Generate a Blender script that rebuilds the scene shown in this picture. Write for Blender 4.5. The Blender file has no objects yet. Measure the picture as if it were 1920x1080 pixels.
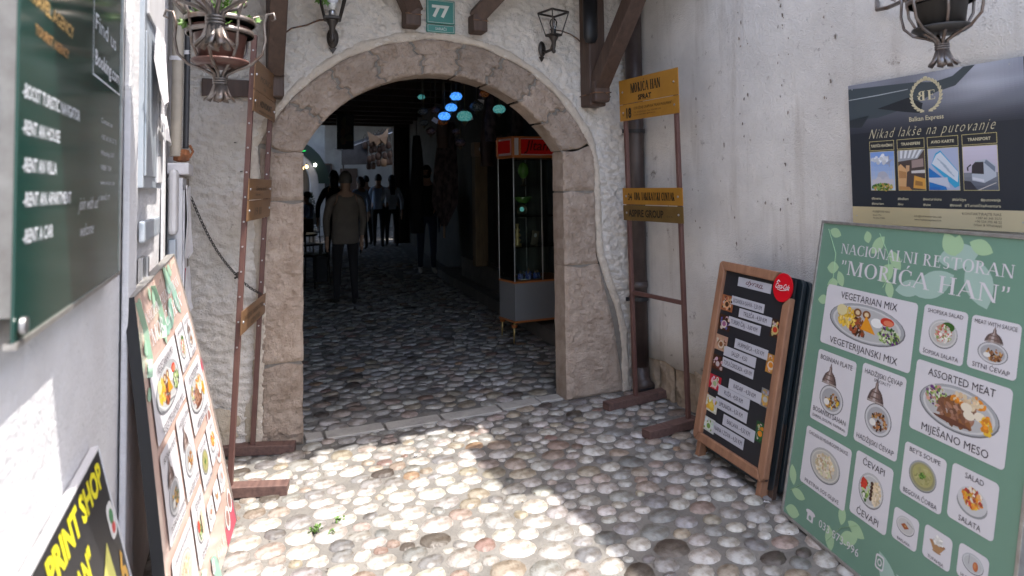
import bpy, bmesh, math, random
from math import sin, cos, pi, radians, sqrt, atan2, hypot
from mathutils import Vector, Matrix, noise

S = bpy.context.scene
COL = S.collection
random.seed(7)

# ------------------------------------------------------------------ camera
cam_d = bpy.data.cameras.new('camera')
cam = bpy.data.objects.new('camera', cam_d)
COL.objects.link(cam)
S.camera = cam
yaw, pitch, roll, CAM_H = radians(23.38), radians(2.547), radians(.77), 1.4
_f = Vector((sin(yaw) * cos(pitch), cos(yaw) * cos(pitch), sin(pitch)))
_r = Vector((cos(yaw), -sin(yaw), 0))
_u = _r.cross(_f)
_r2 = _r * cos(roll) - _u * sin(roll)
_u2 = _r * sin(roll) + _u * cos(roll)
mw = Matrix.Identity(4)
for i in range(3):
    mw[i][0], mw[i][1], mw[i][2] = _r2[i], _u2[i], -_f[i]
mw[2][3] = CAM_H
cam.matrix_world = mw
cam_d.sensor_width = 36
cam_d.lens = 1196.7 / 1920 * 36
cam_d.shift_y = -(540 - 295.8) / 1920
cam_d.clip_start = .05
cam_d.clip_end = 300
cam_d.dof.use_dof = True
cam_d.dof.focus_distance = 3.6
cam_d.dof.aperture_fstop = 3.2

# ------------------------------------------------------------------ light
SUN_TO = Vector((.30, -.27, 1)).normalized()       # direction towards the sun
w = bpy.data.worlds.new('World')
S.world = w
w.use_nodes = True
nt = w.node_tree
sky = nt.nodes.new('ShaderNodeTexSky')
sky.sky_type = 'NISHITA'
sky.sun_disc = False
sky.sun_elevation = math.asin(SUN_TO.z)
sky.sun_rotation = atan2(SUN_TO.x, SUN_TO.y)
sky.dust_density = 3.0
bg = nt.nodes['Background']
bg.inputs['Strength'].default_value = .15
nt.links.new(sky.outputs[0], bg.inputs[0])
sd = bpy.data.lights.new('sun', 'SUN')
sd.energy = 2.4
sd.angle = radians(.5)
sd.color = (1, .95, .88)
sun = bpy.data.objects.new('sun', sd)
COL.objects.link(sun)
sun.rotation_euler = SUN_TO.to_track_quat('Z', 'Y').to_euler()
S.view_settings.view_transform = 'Standard'
S.view_settings.look = 'None'
S.view_settings.exposure = 2.08
S.view_settings.gamma = 1
S.view_settings.use_curve_mapping = False
S.cycles.max_bounces = 10
S.cycles.diffuse_bounces = 6
S.cycles.glossy_bounces = 4
S.cycles.transmission_bounces = 8
S.cycles.transparent_max_bounces = 12

# ------------------------------------------------------------------ materials
def mat(name, base, rough=.7, var=None, c2=None, bump=None, metal=0, attr=None, spec=.5, emit=None,
        streak=None, bump2=None, speck=None, rvar=0, thick=None):
    """procedural Principled: base colour mixed to c2 by noise `var`=(scale, lo, hi, stretch), bump=(scale, strength, dist[, stretch])"""
    m = bpy.data.materials.new(name)
    m.use_nodes = True
    n, l = m.node_tree.nodes, m.node_tree.links
    b = n['Principled BSDF']
    b.inputs['Roughness'].default_value = rough
    b.inputs['Metallic'].default_value = metal
    b.inputs['Specular IOR Level'].default_value = spec
    tc = n.new('ShaderNodeTexCoord')
    def coords(st):
        if not st:
            return tc.outputs['Object']
        mp = n.new('ShaderNodeMapping')
        mp.inputs['Scale'].default_value = st
        l.new(tc.outputs['Object'], mp.inputs[0])
        return mp.outputs[0]
    def nz(scale, st=None, det=5, rg=.6, dist=0):
        t = n.new('ShaderNodeTexNoise')
        t.inputs['Scale'].default_value = scale
        t.inputs['Detail'].default_value = det
        t.inputs['Roughness'].default_value = rg
        t.inputs['Distortion'].default_value = dist
        l.new(coords(st), t.inputs['Vector'])
        return t.outputs['Fac']
    def ramp(fac, lo, hi):
        r = n.new('ShaderNodeMapRange')
        r.inputs['From Min'].default_value = lo
        r.inputs['From Max'].default_value = hi
        l.new(fac, r.inputs['Value'])
        return r.outputs['Result']
    def mix(fac, a, bb, mode='MIX'):
        x = n.new('ShaderNodeMix')
        x.data_type = 'RGBA'
        x.blend_type = mode
        if isinstance(fac, float): x.inputs[0].default_value = fac
        else: l.new(fac, x.inputs[0])
        for k, v in ((6, a), (7, bb)):
            if isinstance(v, tuple): x.inputs[k].default_value = (*v, 1)
            else: l.new(v, x.inputs[k])
        return x.outputs[2]
    if attr:
        a = n.new('ShaderNodeAttribute')
        a.attribute_name = attr
        c = a.outputs['Color']
        if c2 is not None:
            c = mix(ramp(nz(*var[:1], st=var[3] if len(var) > 3 else None), var[1], var[2]), c, mix(1.0, c, c2, 'MULTIPLY'))
    else:
        c = base
        if c2 is not None:
            c = mix(ramp(nz(var[0], st=var[3] if len(var) > 3 else None), var[1], var[2]), base, c2)
    if streak:      # (colour, scale, lo, hi, stretch)
        c = mix(ramp(nz(streak[1], st=streak[4], det=6, rg=.65), streak[2], streak[3]), c, streak[0])
    if speck:       # (colour, scale, lo, hi)
        c = mix(ramp(nz(speck[1], det=8, rg=.75), speck[2], speck[3]), c, speck[0])
    if isinstance(c, tuple): b.inputs['Base Color'].default_value = (*c, 1)
    else: l.new(c, b.inputs['Base Color'])
    if rvar:
        r = n.new('ShaderNodeMapRange')
        r.inputs['To Min'].default_value = rough - rvar
        r.inputs['To Max'].default_value = rough + rvar
        l.new(nz(14), r.inputs['Value'])
        l.new(r.outputs['Result'], b.inputs['Roughness'])
    prev = None
    for bp in (bump, bump2):
        if bp:
            bn = n.new('ShaderNodeBump')
            bn.inputs['Strength'].default_value = bp[1]
            bn.inputs['Distance'].default_value = bp[2]
            l.new(nz(bp[0], st=bp[3] if len(bp) > 3 else None, det=4, rg=.55, dist=bp[4] if len(bp) > 4 else 0), bn.inputs['Height'])
            if prev: l.new(prev, bn.inputs['Normal'])
            prev = bn.outputs['Normal']
    if prev: l.new(prev, b.inputs['Normal'])
    if emit:
        if c2 is not None and not isinstance(c, tuple): l.new(mix(1.0, c, emit[0], 'MULTIPLY'), b.inputs['Emission Color'])
        else: b.inputs['Emission Color'].default_value = (*emit[0], 1)
        b.inputs['Emission Strength'].default_value = emit[1]
    return m

def glass(name, col=(.95, 1, .98), rough=.02):
    m = bpy.data.materials.new(name)
    m.use_nodes = True
    n, l = m.node_tree.nodes, m.node_tree.links
    n.remove(n['Principled BSDF'])
    tr, gl, fr, mx = n.new('ShaderNodeBsdfTransparent'), n.new('ShaderNodeBsdfGlossy'), n.new('ShaderNodeFresnel'), n.new('ShaderNodeMixShader')
    tr.inputs[0].default_value = (*col, 1)
    gl.inputs['Roughness'].default_value = rough
    fr.inputs[0].default_value = 1.45
    l.new(fr.outputs[0], mx.inputs[0]); l.new(tr.outputs[0], mx.inputs[1]); l.new(gl.outputs[0], mx.inputs[2])
    l.new(mx.outputs[0], n['Material Output'].inputs[0])
    return m

M = {}
M['mortar'] = mat('mortar', (.115, .109, .101), .85, (6, .35, .7), (.18, .17, .156), (60, .7, .008), bump2=(9, .5, .02), speck=((.06, .055, .05), 25, .62, .75))
M['cobble'] = mat('cobble', (1, 1, 1), .46, (26, .40, .62), (.58, .53, .48), (90, .4, .004), attr='Col', bump2=(22, .6, .014), speck=((.10, .08, .06), 42, .58, .70), rvar=.14)
M['plaster_arch'] = mat('plaster_arch', (.70, .645, .585), .9, (3, .35, .7), (.60, .545, .485), (90, 1.0, .012), bump2=(200, .8, .004), speck=((.25, .2, .16), 30, .62, .74))
M['plaster_right'] = mat('plaster_right', (.70, .66, .61), .9, (2.2, .35, .7), (.54, .505, .465), (130, .9, .007), bump2=(30, .35, .012), streak=((.45, .40, .35), 2.0, .52, .76, (3.5, 3.5, .35)), speck=((.20, .165, .135), 8, .60, .70))
M['plaster_left'] = mat('plaster_left', (.62, .62, .64), .9, (2.5, .4, .7), (.52, .51, .52), (65, .5, .009), bump2=(12, .35, .02))
M['plaster_bare'] = mat('plaster_bare', (.34, .27, .19), .95, (9, .3, .7), (.48, .42, .34), (35, 1, .012), speck=((.1, .08, .06), 22, .6, .8))
M['rim'] = mat('rim', (.60, .52, .43), .9, (8, .35, .7), (.48, .41, .34), (50, 1, .012), bump2=(150, .8, .005))
M['arch_stone'] = mat('arch_stone', (1, 1, 1), .88, (9, .35, .65), (.70, .66, .62), (90, 1.0, .012), attr='Col', bump2=(220, 1.0, .005), speck=((.1, .075, .055), 32, .60, .74))
M['joint'] = mat('joint', (.17, .145, .125), .95, (20, .3, .7), (.22, .2, .17), (60, .8, .008))
M['slab'] = mat('slab', (.30, .285, .265), .75, (12, .35, .7), (.42, .40, .37), (40, .5, .008), speck=((.1, .09, .08), 30, .62, .75))
M['base_stone'] = mat('base_stone', (.40, .31, .22), .95, (8, .3, .7), (.26, .21, .16), (22, 1, .02), bump2=(70, .6, .006), speck=((.1, .08, .06), 18, .6, .78))
M['timber'] = mat('timber', (.052, .030, .022), .62, (5, .3, .7, (6, 6, .8)), (.09, .055, .04), (14, .5, .006, (5, 5, .5)), speck=((.3, .14, .06), 34, .72, .8))
M['brown_metal'] = mat('brown_metal', (.095, .042, .036), .5, (6, .35, .7), (.13, .065, .052), (60, .2, .002))
M['brown_wood'] = mat('brown_wood', (.07, .038, .034), .65, (8, .3, .7, (1, 6, 6)), (.15, .085, .07), (20, .4, .004))
M['pipe'] = mat('pipe', (.040, .026, .024), .42, (5, .4, .7), (.075, .055, .048), (8, .2, .004))
M['brass_sign'] = mat('brass_sign', (.47, .23, .035), .38, (7, .3, .7), (.38, .18, .03), metal=.35, rvar=.08)
M['dark_brass'] = mat('dark_brass', (.20, .125, .04), .38, (7, .3, .7), (.15, .09, .03), metal=.35)
M['old_brass'] = mat('old_brass', (.24, .13, .06), .42, (5, .3, .7), (.19, .105, .055), metal=.3)
M['black'] = mat('black', (.012, .012, .014), .5)
M['iron'] = mat('iron', (.035, .032, .03), .45, (30, .3, .7), (.075, .06, .05), (80, .4, .002), metal=.5)
M['iron_worn'] = mat('iron_worn', (.22, .20, .19), .36, (20, .4, .7), (.13, .08, .055), (60, .4, .003), metal=.65)
M['print'] = mat('print', (1, 1, 1), .42, attr='Col', spec=.4)
M['gloss_print'] = mat('gloss_print', (1, 1, 1), .12, attr='Col', spec=.6)
M['alu'] = mat('alu', (.42, .41, .39), .4, (30, .3, .7), (.30, .28, .26), metal=.6)
M['grime'] = mat('grime', (.16, .13, .10), .8, (20, .3, .7), (.3, .25, .2))
M['pine'] = mat('pine', (.34, .175, .10), .6, (7, .3, .7, (4, 4, 1)), (.22, .105, .06), (22, .3, .003))
M['dark_panel'] = mat('dark_panel', (.018, .019, .021), .45)
M['dark_teal'] = mat('dark_teal', (.012, .02, .026), .35)
M['terracotta'] = mat('terracotta', (.115, .052, .042), .4, (9, .3, .7), (.08, .038, .032))
M['leaf'] = mat('leaf', (.11, .22, .035), .5, (30, .3, .7), (.06, .13, .02))
M['white_metal'] = mat('white_metal', (.62, .62, .64), .5, (5, .3, .7), (.5, .49, .5), (60, .3, .003))
M['blue_metal'] = mat('blue_metal', (.34, .40, .47), .35, (6, .3, .7), (.45, .48, .52), metal=.2)
M['conduit'] = mat('conduit', (.52, .46, .37), .55, (10, .3, .7), (.38, .33, .27))
M['conduit_dark'] = mat('conduit_dark', (.05, .05, .055), .5)
M['rust'] = mat('rust', (.34, .12, .04), .8, (20, .3, .7), (.14, .06, .03), (40, .8, .006))
M['paper'] = mat('paper', (.78, .77, .78), .7, (12, .35, .65), (.6, .58, .6), (30, .5, .008))
M['steel'] = mat('steel', (.45, .45, .46), .3, metal=.9)
M['green_enamel'] = mat('green_enamel', (.012, .17, .13), .3, (6, .3, .7), (.015, .14, .11))
M['white_paint'] = mat('white_paint', (.78, .78, .76), .4)
M['roof_tile'] = mat('roof_tile', (.20, .085, .05), .8, (6, .3, .7), (.13, .07, .05), (30, .5, .01))
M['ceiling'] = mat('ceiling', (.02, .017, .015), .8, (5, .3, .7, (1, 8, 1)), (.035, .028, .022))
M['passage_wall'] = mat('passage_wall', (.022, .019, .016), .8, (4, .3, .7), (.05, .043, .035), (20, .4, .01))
M['kerb'] = mat('kerb', (.19, .17, .15), .8, (6, .3, .7), (.11, .10, .09), (30, .5, .01))
M['far_white'] = mat('far_white', (.38, .38, .38), .85, (3, .3, .7), (.28, .28, .28), (20, .4, .01))
M['gold_wood'] = mat('gold_wood', (.20, .14, .07), .6, (8, .3, .7, (5, 5, .6)), (.12, .08, .045))
M['cab_wood'] = mat('cab_wood', (.50, .17, .05), .4, (6, .3, .7, (1, 1, 6)), (.40, .13, .04))
M['cab_grey'] = mat('cab_grey', (.22, .22, .225), .5)
M['red_sign'] = mat('red_sign', (.26, .006, .008), .3, emit=((.6, .01, .005), .012))
M['glass'] = glass('glass')
M['bulb_glass'] = glass('bulb_glass', (1, 1, 1))
M['led_white'] = mat('led_white', (.75, .77, .85), .35)
M['skin'] = mat('skin', (.42, .25, .17), .6)
M['hair_dark'] = mat('hair_dark', (.012, .009, .008), .6, bump=(60, .5, .004))
M['hair_brown'] = mat('hair_brown', (.06, .03, .018), .6, bump=(60, .5, .004))
M['hair_grey'] = mat('hair_grey', (.13, .115, .10), .6, bump=(60, .5, .004))
M['taupe_cloth'] = mat('taupe_cloth', (.20, .165, .135), .9, (6, .3, .7), (.16, .13, .108), (14, .5, .02))
M['blue_shirt'] = mat('blue_shirt', (.36, .45, .60), .85, (5, .3, .7), (.29, .37, .5), (10, .6, .02))
M['white_shirt'] = mat('white_shirt', (.55, .60, .68), .85, bump=(10, .6, .02))
M['black_cloth'] = mat('black_cloth', (.012, .012, .014), .9, bump=(14, .5, .02))
M['denim'] = mat('denim', (.018, .028, .055), .85, bump=(14, .5, .02))
M['dark_trousers'] = mat('dark_trousers', (.022, .02, .022), .9, bump=(14, .5, .02))
M['shoe_white'] = mat('shoe_white', (.42, .40, .37), .6)
M['shoe_dark'] = mat('shoe_dark', (.02, .018, .016), .5)
M['carpet'] = mat('carpet', (.085, .06, .058), .95, (16, .4, .6, (1, 1, .7)), (.028, .018, .02), (60, .4, .004))
M['leather'] = mat('leather', (.07, .038, .025), .6, (7, .3, .7), (.055, .028, .018), (20, .5, .01))
M['leather_light'] = mat('leather_light', (.30, .20, .12), .6, (7, .3, .7), (.2, .12, .07))
M['awning'] = mat('awning', (.055, .055, .058), .9, (3, .3, .7), (.085, .085, .09), (8, .4, .02))
M['lamp_blue'] = mat('lamp_blue', (.05, .25, .6), .25, (60, .35, .6), (.35, .6, .75), emit=((.25, .6, 1.3), .30))
M['lamp_teal'] = mat('lamp_teal', (.05, .30, .32), .25, (90, .4, .6), (.45, .55, .5), emit=((.4, 1, 1), .10))
M['lamp_grey'] = mat('lamp_grey', (.16, .17, .18), .25, (90, .45, .55), (.04, .04, .045), emit=((.3, .4, .4), .008))
M['lamp_rose'] = mat('lamp_rose', (.20, .13, .12), .25, (90, .45, .55), (.05, .035, .035))
M['lamp_amber'] = mat('lamp_amber', (.4, .2, .08), .25, (60, .45, .55), (.1, .05, .03), emit=((.7, .35, .15), .03))
M['brass'] = mat('brass', (.55, .40, .16), .3, metal=.6)
M['dark_brassware'] = mat('dark_brassware', (.11, .085, .05), .35, metal=.5)
M['green_glass'] = mat('green_glass', (.10, .22, .05), .12)
M['blue_china'] = mat('blue_china', (.02, .05, .30), .15, (120, .5, .56), (.5, .5, .6))
M['warm_lamp'] = mat('warm_lamp', (.8, .6, .3), .4, emit=((1, .62, .25), 2.5))
M['cold_lamp'] = mat('cold_lamp', (.8, .8, .8), .4, emit=((1, .95, .85), 2.5))
M['neon'] = mat('neon', (.02, .5, .1), .4, emit=((.02, .75, .12), .35))
M['dark_green_board'] = mat('dark_green_board', (.01, .025, .018), .5)
M['shop_tan'] = mat('shop_tan', (.22, .17, .12), .85, (3, .3, .7), (.15, .12, .09))
M['conifer'] = mat('conifer', (.018, .035, .02), .7)
M['cable'] = mat('cable', (.22, .11, .055), .6, (30, .4, .6), (.05, .035, .03))

# ------------------------------------------------------------------ mesh builder
TEXTCACHE = {}
def text_polys(body, bold=0.0, shear=0.0, spacing=1.0):
    key = (body, bold, shear, spacing)
    if key not in TEXTCACHE:
        cu = bpy.data.curves.new('t', 'FONT')
        cu.body = body
        cu.size = 1
        cu.resolution_u = 2
        cu.offset = bold
        cu.shear = shear
        cu.space_character = spacing
        cu.fill_mode = 'FRONT'
        o = bpy.data.objects.new('t', cu)
        COL.objects.link(o)
        dg = bpy.context.evaluated_depsgraph_get()
        dg.update()
        me = bpy.data.meshes.new_from_object(o.evaluated_get(dg))
        vs = [(v.co.x, v.co.y) for v in me.vertices]
        fs = [tuple(p.vertices) for p in me.polygons]
        bpy.data.objects.remove(o)
        bpy.data.meshes.remove(me)
        bpy.data.curves.remove(cu)
        TEXTCACHE[key] = (vs, fs)
    return TEXTCACHE[key]

class MB:
    def __init__(s):
        s.v, s.f, s.c, s.m = [], [], [], []
        s.mats = []
    def _m(s, m):
        if m is None: return 0
        if m not in s.mats: s.mats.append(m)
        return s.mats.index(m)
    def add(s, vs, fs, col=(1, 1, 1), m=None):
        o = len(s.v)
        s.v += [tuple(v) for v in vs]
        k = s._m(m)
        for f in fs:
            s.f.append(tuple(o + i for i in f)); s.c.append(col); s.m.append(k)
        return s
    def poly(s, pts, col=(1, 1, 1), m=None):
        return s.add(pts, [tuple(range(len(pts)))], col, m)
    def box(s, x0, x1, y0, y1, z0, z1, col=(1, 1, 1), m=None):
        vs = [(x, y, z) for x in (x0, x1) for y in (y0, y1) for z in (z0, z1)]
        return s.add(vs, [(0, 1, 3, 2), (4, 6, 7, 5), (0, 4, 5, 1), (2, 3, 7, 6), (0, 2, 6, 4), (1, 5, 7, 3)], col, m)
    def beam(s, a, b, w_, h_, up=(0, 0, 1), col=(1, 1, 1), m=None):
        a, b = Vector(a), Vector(b)
        d = (b - a).normalized()
        sd_ = d.cross(Vector(up)).normalized()
        u_ = sd_.cross(d)
        vs = [p + sd_ * w_ / 2 * i + u_ * h_ / 2 * j for p in (a, b) for i, j in ((-1, -1), (1, -1), (1, 1), (-1, 1))]
        return s.add(vs, [(0, 3, 2, 1), (4, 5, 6, 7), (0, 1, 5, 4), (1, 2, 6, 5), (2, 3, 7, 6), (3, 0, 4, 7)], col, m)
    def tube(s, pts, r, n=8, col=(1, 1, 1), m=None, flat=1.0):
        pts = [Vector(p) for p in pts]
        rs = r if isinstance(r, (list, tuple)) else [r] * len(pts)
        vs, fs = [], []
        prev = None
        for i, p in enumerate(pts):
            d = (pts[min(i + 1, len(pts) - 1)] - pts[max(i - 1, 0)])
            d = d.normalized() if d.length > 1e-9 else Vector((0, 0, 1))
            if prev is None:
                a = d.orthogonal().normalized()
            else:
                a = (prev - d * prev.dot(d))
                a = a.normalized() if a.length > 1e-6 else d.orthogonal().normalized()
            prev = a
            b = d.cross(a)
            for k in range(n):
                t = 2 * pi * k / n
                vs.append(p + a * cos(t) * rs[i] + b * sin(t) * rs[i] * flat)
        for i in range(len(pts) - 1):
            for k in range(n):
                k2 = (k + 1) % n
                fs.append((i * n + k, i * n + k2, (i + 1) * n + k2, (i + 1) * n + k))
        fs.append(tuple(reversed(range(n))))
        fs.append(tuple(range((len(pts) - 1) * n, len(pts) * n)))
        return s.add(vs, fs, col, m)
    def lathe(s, prof, c=(0, 0, 0), n=16, col=(1, 1, 1), m=None, sy=1.0):
        vs, fs = [], []
        for r, z in prof:
            for k in range(n):
                t = 2 * pi * k / n
                vs.append((c[0] + r * cos(t), c[1] + r * sin(t) * sy, c[2] + z))
        for i in range(len(prof) - 1):
            for k in range(n):
                k2 = (k + 1) % n
                fs.append((i * n + k, i * n + k2, (i + 1) * n + k2, (i + 1) * n + k))
        if prof[0][0] > 1e-4: fs.append(tuple(reversed(range(n))))
        if prof[-1][0] > 1e-4: fs.append(tuple(range((len(prof) - 1) * n, len(prof) * n)))
        return s.add(vs, fs, col, m)
    # flat print in a board's own frame: x right, z up, -y towards the reader
    def rect(s, x0, x1, z0, z1, y, col, m=None):
        return s.poly([(x0, y, z0), (x1, y, z0), (x1, y, z1), (x0, y, z1)], col, m)
    def rrect(s, x0, x1, z0, z1, r, y, col, n=5):
        pts = []
        for cx, cz, a0 in ((x1 - r, z0 + r, -90), (x1 - r, z1 - r, 0), (x0 + r, z1 - r, 90), (x0 + r, z0 + r, 180)):
            for k in range(n + 1):
                a = radians(a0 + 90 * k / n)
                pts.append((cx + r * cos(a), y, cz + r * sin(a)))
        return s.poly(pts, col)
    def ell(s, cx, cz, rx, rz, y, col, n=20, rot=0, jit=0, rnd=None):
        pts = []
        for k in range(n):
            a = 2 * pi * k / n
            q = 1 + (rnd.uniform(-jit, jit) if jit else 0)
            px, pz = rx * cos(a) * q, rz * sin(a) * q
            pts.append((cx + px * cos(rot) - pz * sin(rot), y, cz + px * sin(rot) + pz * cos(rot)))
        return s.poly(pts, col)
    def text(s, body, x, z, size, y, col, align='L', width=None, bold=0, shear=0, sx=1.0, spacing=1.0, rot=0, m=None):
        vs, fs = text_polys(body, bold, shear, spacing)
        if not vs: return s
        x0, x1 = min(v[0] for v in vs), max(v[0] for v in vs)
        k = size * sx
        if width: k = width / (x1 - x0)
        wd = (x1 - x0) * k
        ox = {'L': 0, 'C': -wd / 2, 'R': -wd}[align]
        out = []
        for a, b in vs:
            px, pz = (a - x0) * k + ox, b * size
            out.append((x + px * cos(rot) - pz * sin(rot), y, z + px * sin(rot) + pz * cos(rot)))
        return s.add(out, fs, col, m)
    def xf(s, M4):
        s.v = [tuple(M4 @ Vector(v)) for v in s.v]
        return s
    def mesh(s, name, m=None, smooth=False):
        me = bpy.data.meshes.new(name)
        me.from_pydata(s.v, [], s.f)
        for k in (s.mats or ([m] if m else [])):
            me.materials.append(M[k] if isinstance(k, str) else k)
        if len(s.mats) > 1:
            me.polygons.foreach_set('material_index', s.m)
        at = me.color_attributes.new('Col', 'FLOAT_COLOR', 'CORNER')
        data = []
        for p, c in zip(s.f, s.c):
            data += [c[0], c[1], c[2], 1.0] * len(p)
        at.data.foreach_set('color', data)
        if smooth: me.polygons.foreach_set('use_smooth', [True] * len(s.f))
        me.update()
        return me
    def build(s, name, m=None, parent=None, smooth=False, bevel=0, solid=0, auto=False, label=None):
        o = bpy.data.objects.new(name, s.mesh(name, m, smooth or auto))
        COL.objects.link(o)
        if parent: o.parent = parent
        if label: o['label'] = label
        if auto:
            o.data.set_sharp_from_angle(angle=radians(35))
        if bevel:
            b = o.modifiers.new('bevel', 'BEVEL')
            b.width = bevel; b.segments = 2; b.limit_method = 'ANGLE'; b.angle_limit = radians(35)
        if solid:
            b = o.modifiers.new('solid', 'SOLIDIFY'); b.thickness = solid; b.offset = 0
        return o

def tag(o, label=None, cat=None, group=None, kind=None):
    if label: o['label'] = label
    if cat: o['category'] = cat
    if group: o['group'] = group
    if kind: o['kind'] = kind
    return o
def thing(name, label, cat, loc=(0, 0, 0), group=None, mat4=None):
    o = bpy.data.objects.new(name, None)
    o.empty_display_size = .1
    COL.objects.link(o)
    if mat4 is not None: o.matrix_world = mat4
    else: o.location = loc
    return tag(o, label, cat, group)
def copy_tree(o, parent=None):
    kids = [c for c in list(COL.objects) if c.parent == o]
    c = o.copy()
    COL.objects.link(c)
    if parent: c.parent = parent
    for k in kids: copy_tree(k, c)
    return c
def board_frame(B, yaw_, tilt, rl=0, side=1):
    """frame of a flat board whose lower left corner (as its reader sees it) is B. side 1: reader looks to +X, -1: to -X"""
    if side == 1: u = Vector((-sin(yaw_), -cos(yaw_), 0)); back = Vector((cos(yaw_), -sin(yaw_), 0))
    elif side == -1: u = Vector((sin(yaw_), cos(yaw_), 0)); back = Vector((-cos(yaw_), sin(yaw_), 0))
    else: u = Vector((1, 0, 0)); back = Vector((0, 1, 0))
    up = Vector((0, 0, 1)) * cos(tilt) + back * sin(tilt)
    u2 = u * cos(rl) + up * sin(rl); up2 = up * cos(rl) - u * sin(rl)
    y = up2.cross(u2)
    m4 = Matrix.Identity(4)
    for i in range(3):
        m4[i][0], m4[i][1], m4[i][2], m4[i][3] = u2[i], y[i], up2[i], B[i]
    return m4
def nz3(x, y, z, s=1.0): return noise.noise(Vector((x * s, y * s, z * s)))
# =================================================================== SETTING
WALL_Y = 3.745
# ---- ground
gm = MB()
xs = [-40, -6, -.6, -.3] + [i * .1 for i in range(-2, 40)] + [6, 12, 40]
ys = [-40, -8, -1, 0, .5] + [1 + i * .1 for i in range(0, 30)] + [4 + i * .5 for i in range(0, 44)] + [40]
gv = [(x, y, (.004 * nz3(x, y, 0, 2.5) if -.3 < x < 4 and .5 < y < 16 else 0)) for y in ys for x in xs]
nx = len(xs)
gf = [(j * nx + i, j * nx + i + 1, (j + 1) * nx + i + 1, (j + 1) * nx + i) for j in range(len(ys) - 1) for i in range(nx - 1)]
gm.add(gv, gf)
ground = tag(gm.build('ground', 'mortar', smooth=True), kind='structure')

# ---- cobbles: variable radius dart throwing, then rounded cells between neighbours
rc = random.Random(11)
def kerb_x(y): return 2.545 + max(0, (y - 5.0)) * .072 + max(0, (y - 9)) * .05
def inside(x, y):
    if -.27 < x < 2.52 and .55 < y < 3.69: return True
    if 3.9 < y < 22 and (.0 if y < 8 else .4) < x < (kerb_x(y) - .04 if y < 15.8 else 4.6): return True
    if .38 < x < 1.98 and 3.55 < y < 3.72: return True
    return False
AX = 1.22
cell = .16
grid = {}
stones = []
def near(x, y, rr=1):
    cx, cy = int(math.floor(x / cell)), int(math.floor(y / cell))
    for i in range(cx - rr, cx + rr + 1):
        for j in range(cy - rr, cy + rr + 1):
            for q in grid.get((i, j), ()): yield q
def throw(n, rlo, rhi, x0, x1, y0, y1, gap):
    for _ in range(n):
        x, y, r = rc.uniform(x0, x1), rc.uniform(y0, y1), rc.uniform(rlo, rhi)
        if not inside(x, y): continue
        X = x / AX
        if all((X - q[0]) ** 2 + (y - q[1]) ** 2 > (r + q[2] + gap) ** 2 for q in near(X, y)):
            q = (X, y, r)
            grid.setdefault((int(math.floor(X / cell)), int(math.floor(y / cell))), []).append(q)
            stones.append(q)
throw(300, .046, .056, -.3, 2.6, .5, 3.75, -.004)
throw(7000, .034, .046, -.3, 2.6, .5, 3.75, -.004)
throw(9000, .025, .034, -.3, 2.6, .5, 3.75, -.004)
throw(4000, .016, .024, -.3, 2.6, .5, 3.75, 0)
throw(9000, .036, .050, 0, 3.4, 3.9, 9.5, -.004)
throw(9000, .026, .036, 0, 3.4, 3.9, 9.5, -.003)
throw(8000, .040, .055, .4, 4.6, 9.5, 22, .0)
PAL = [((.52, .50, .465), 26), ((.42, .405, .38), 20), ((.31, .305, .30), 17), ((.21, .21, .21), 7), ((.42, .345, .30), 8),
       ((.34, .25, .20), 5), ((.40, .34, .25), 10), ((.40, .24, .12), 2), ((.29, .18, .145), 3), ((.11, .09, .075), 4), ((.56, .54, .51), 9)]
PALL = [c for c, k in PAL for _ in range(k)]
def stone_mesh(q, seg, rings):
    X, Y, R0 = q
    nb = [p for p in near(X, Y) if p is not q and (p[0] - X) ** 2 + (p[1] - Y) ** 2 < .03]
    rad = []
    ph = rc.random() * 6.28
    el = rc.uniform(.0, .16)
    for k in range(seg):
        a = 2 * pi * k / seg
        dx, dy = cos(a), sin(a)
        r = R0 * 1.32
        for p in nb:
            ex, ey = p[0] - X, p[1] - Y
            d = hypot(ex, ey)
            c = (dx * ex + dy * ey) / d
            if c > .1:
                t = d * (R0 / (R0 + p[2]))
                r = min(r, (t - .0050) / c)
        rad.append(max(r, R0 * .58) * (1 + el * cos(2 * (a - ph))))
    for _ in range(2):
        rad = [(rad[k - 1] + 2 * rad[k] + rad[(k + 1) % seg]) / 4 for k in range(seg)]
    h = rc.uniform(.004, .009) + R0 * .09
    tx, ty = rc.uniform(-.09, .09), rc.uniform(-.09, .09)
    vs, fs = [], []
    prof = {3: ((1.0, -.006), (.90, .50), (.62, .90)), 2: ((1.0, -.006), (.86, .86)), 1: ((1.0, -.004),)}[rings]
    for s_, z in prof:
        for k in range(seg):
            a = 2 * pi * k / seg
            r = rad[k] * s_
            x, y = r * cos(a) * AX, r * sin(a)
            zz = z if z < 0 else h * z + (x * tx + y * ty) + .0012 * sin(3 * a + ph)
            vs.append((x, y, zz))
    vs.append((0, 0, h))
    for i in range(len(prof) - 1):
        for k in range(seg):
            k2 = (k + 1) % seg
            fs.append((i * seg + k, i * seg + k2, (i + 1) * seg + k2, (i + 1) * seg + k))
    b = (len(prof) - 1) * seg
    for k in range(seg): fs.append((b + k, b + (k + 1) % seg, len(vs) - 1))
    c = rc.choice(PALL)
    g = rc.uniform(.80, 1.12) * (.88 if Y > 3.9 else 1)     # darker colour for the stones in the passage
    lum = sum(c) / 3
    return vs, fs, tuple(min(.60, max(.02, (v * .72 + lum * .28) * g * .84 * rc.uniform(.97, 1.03))) for v in c)
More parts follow.
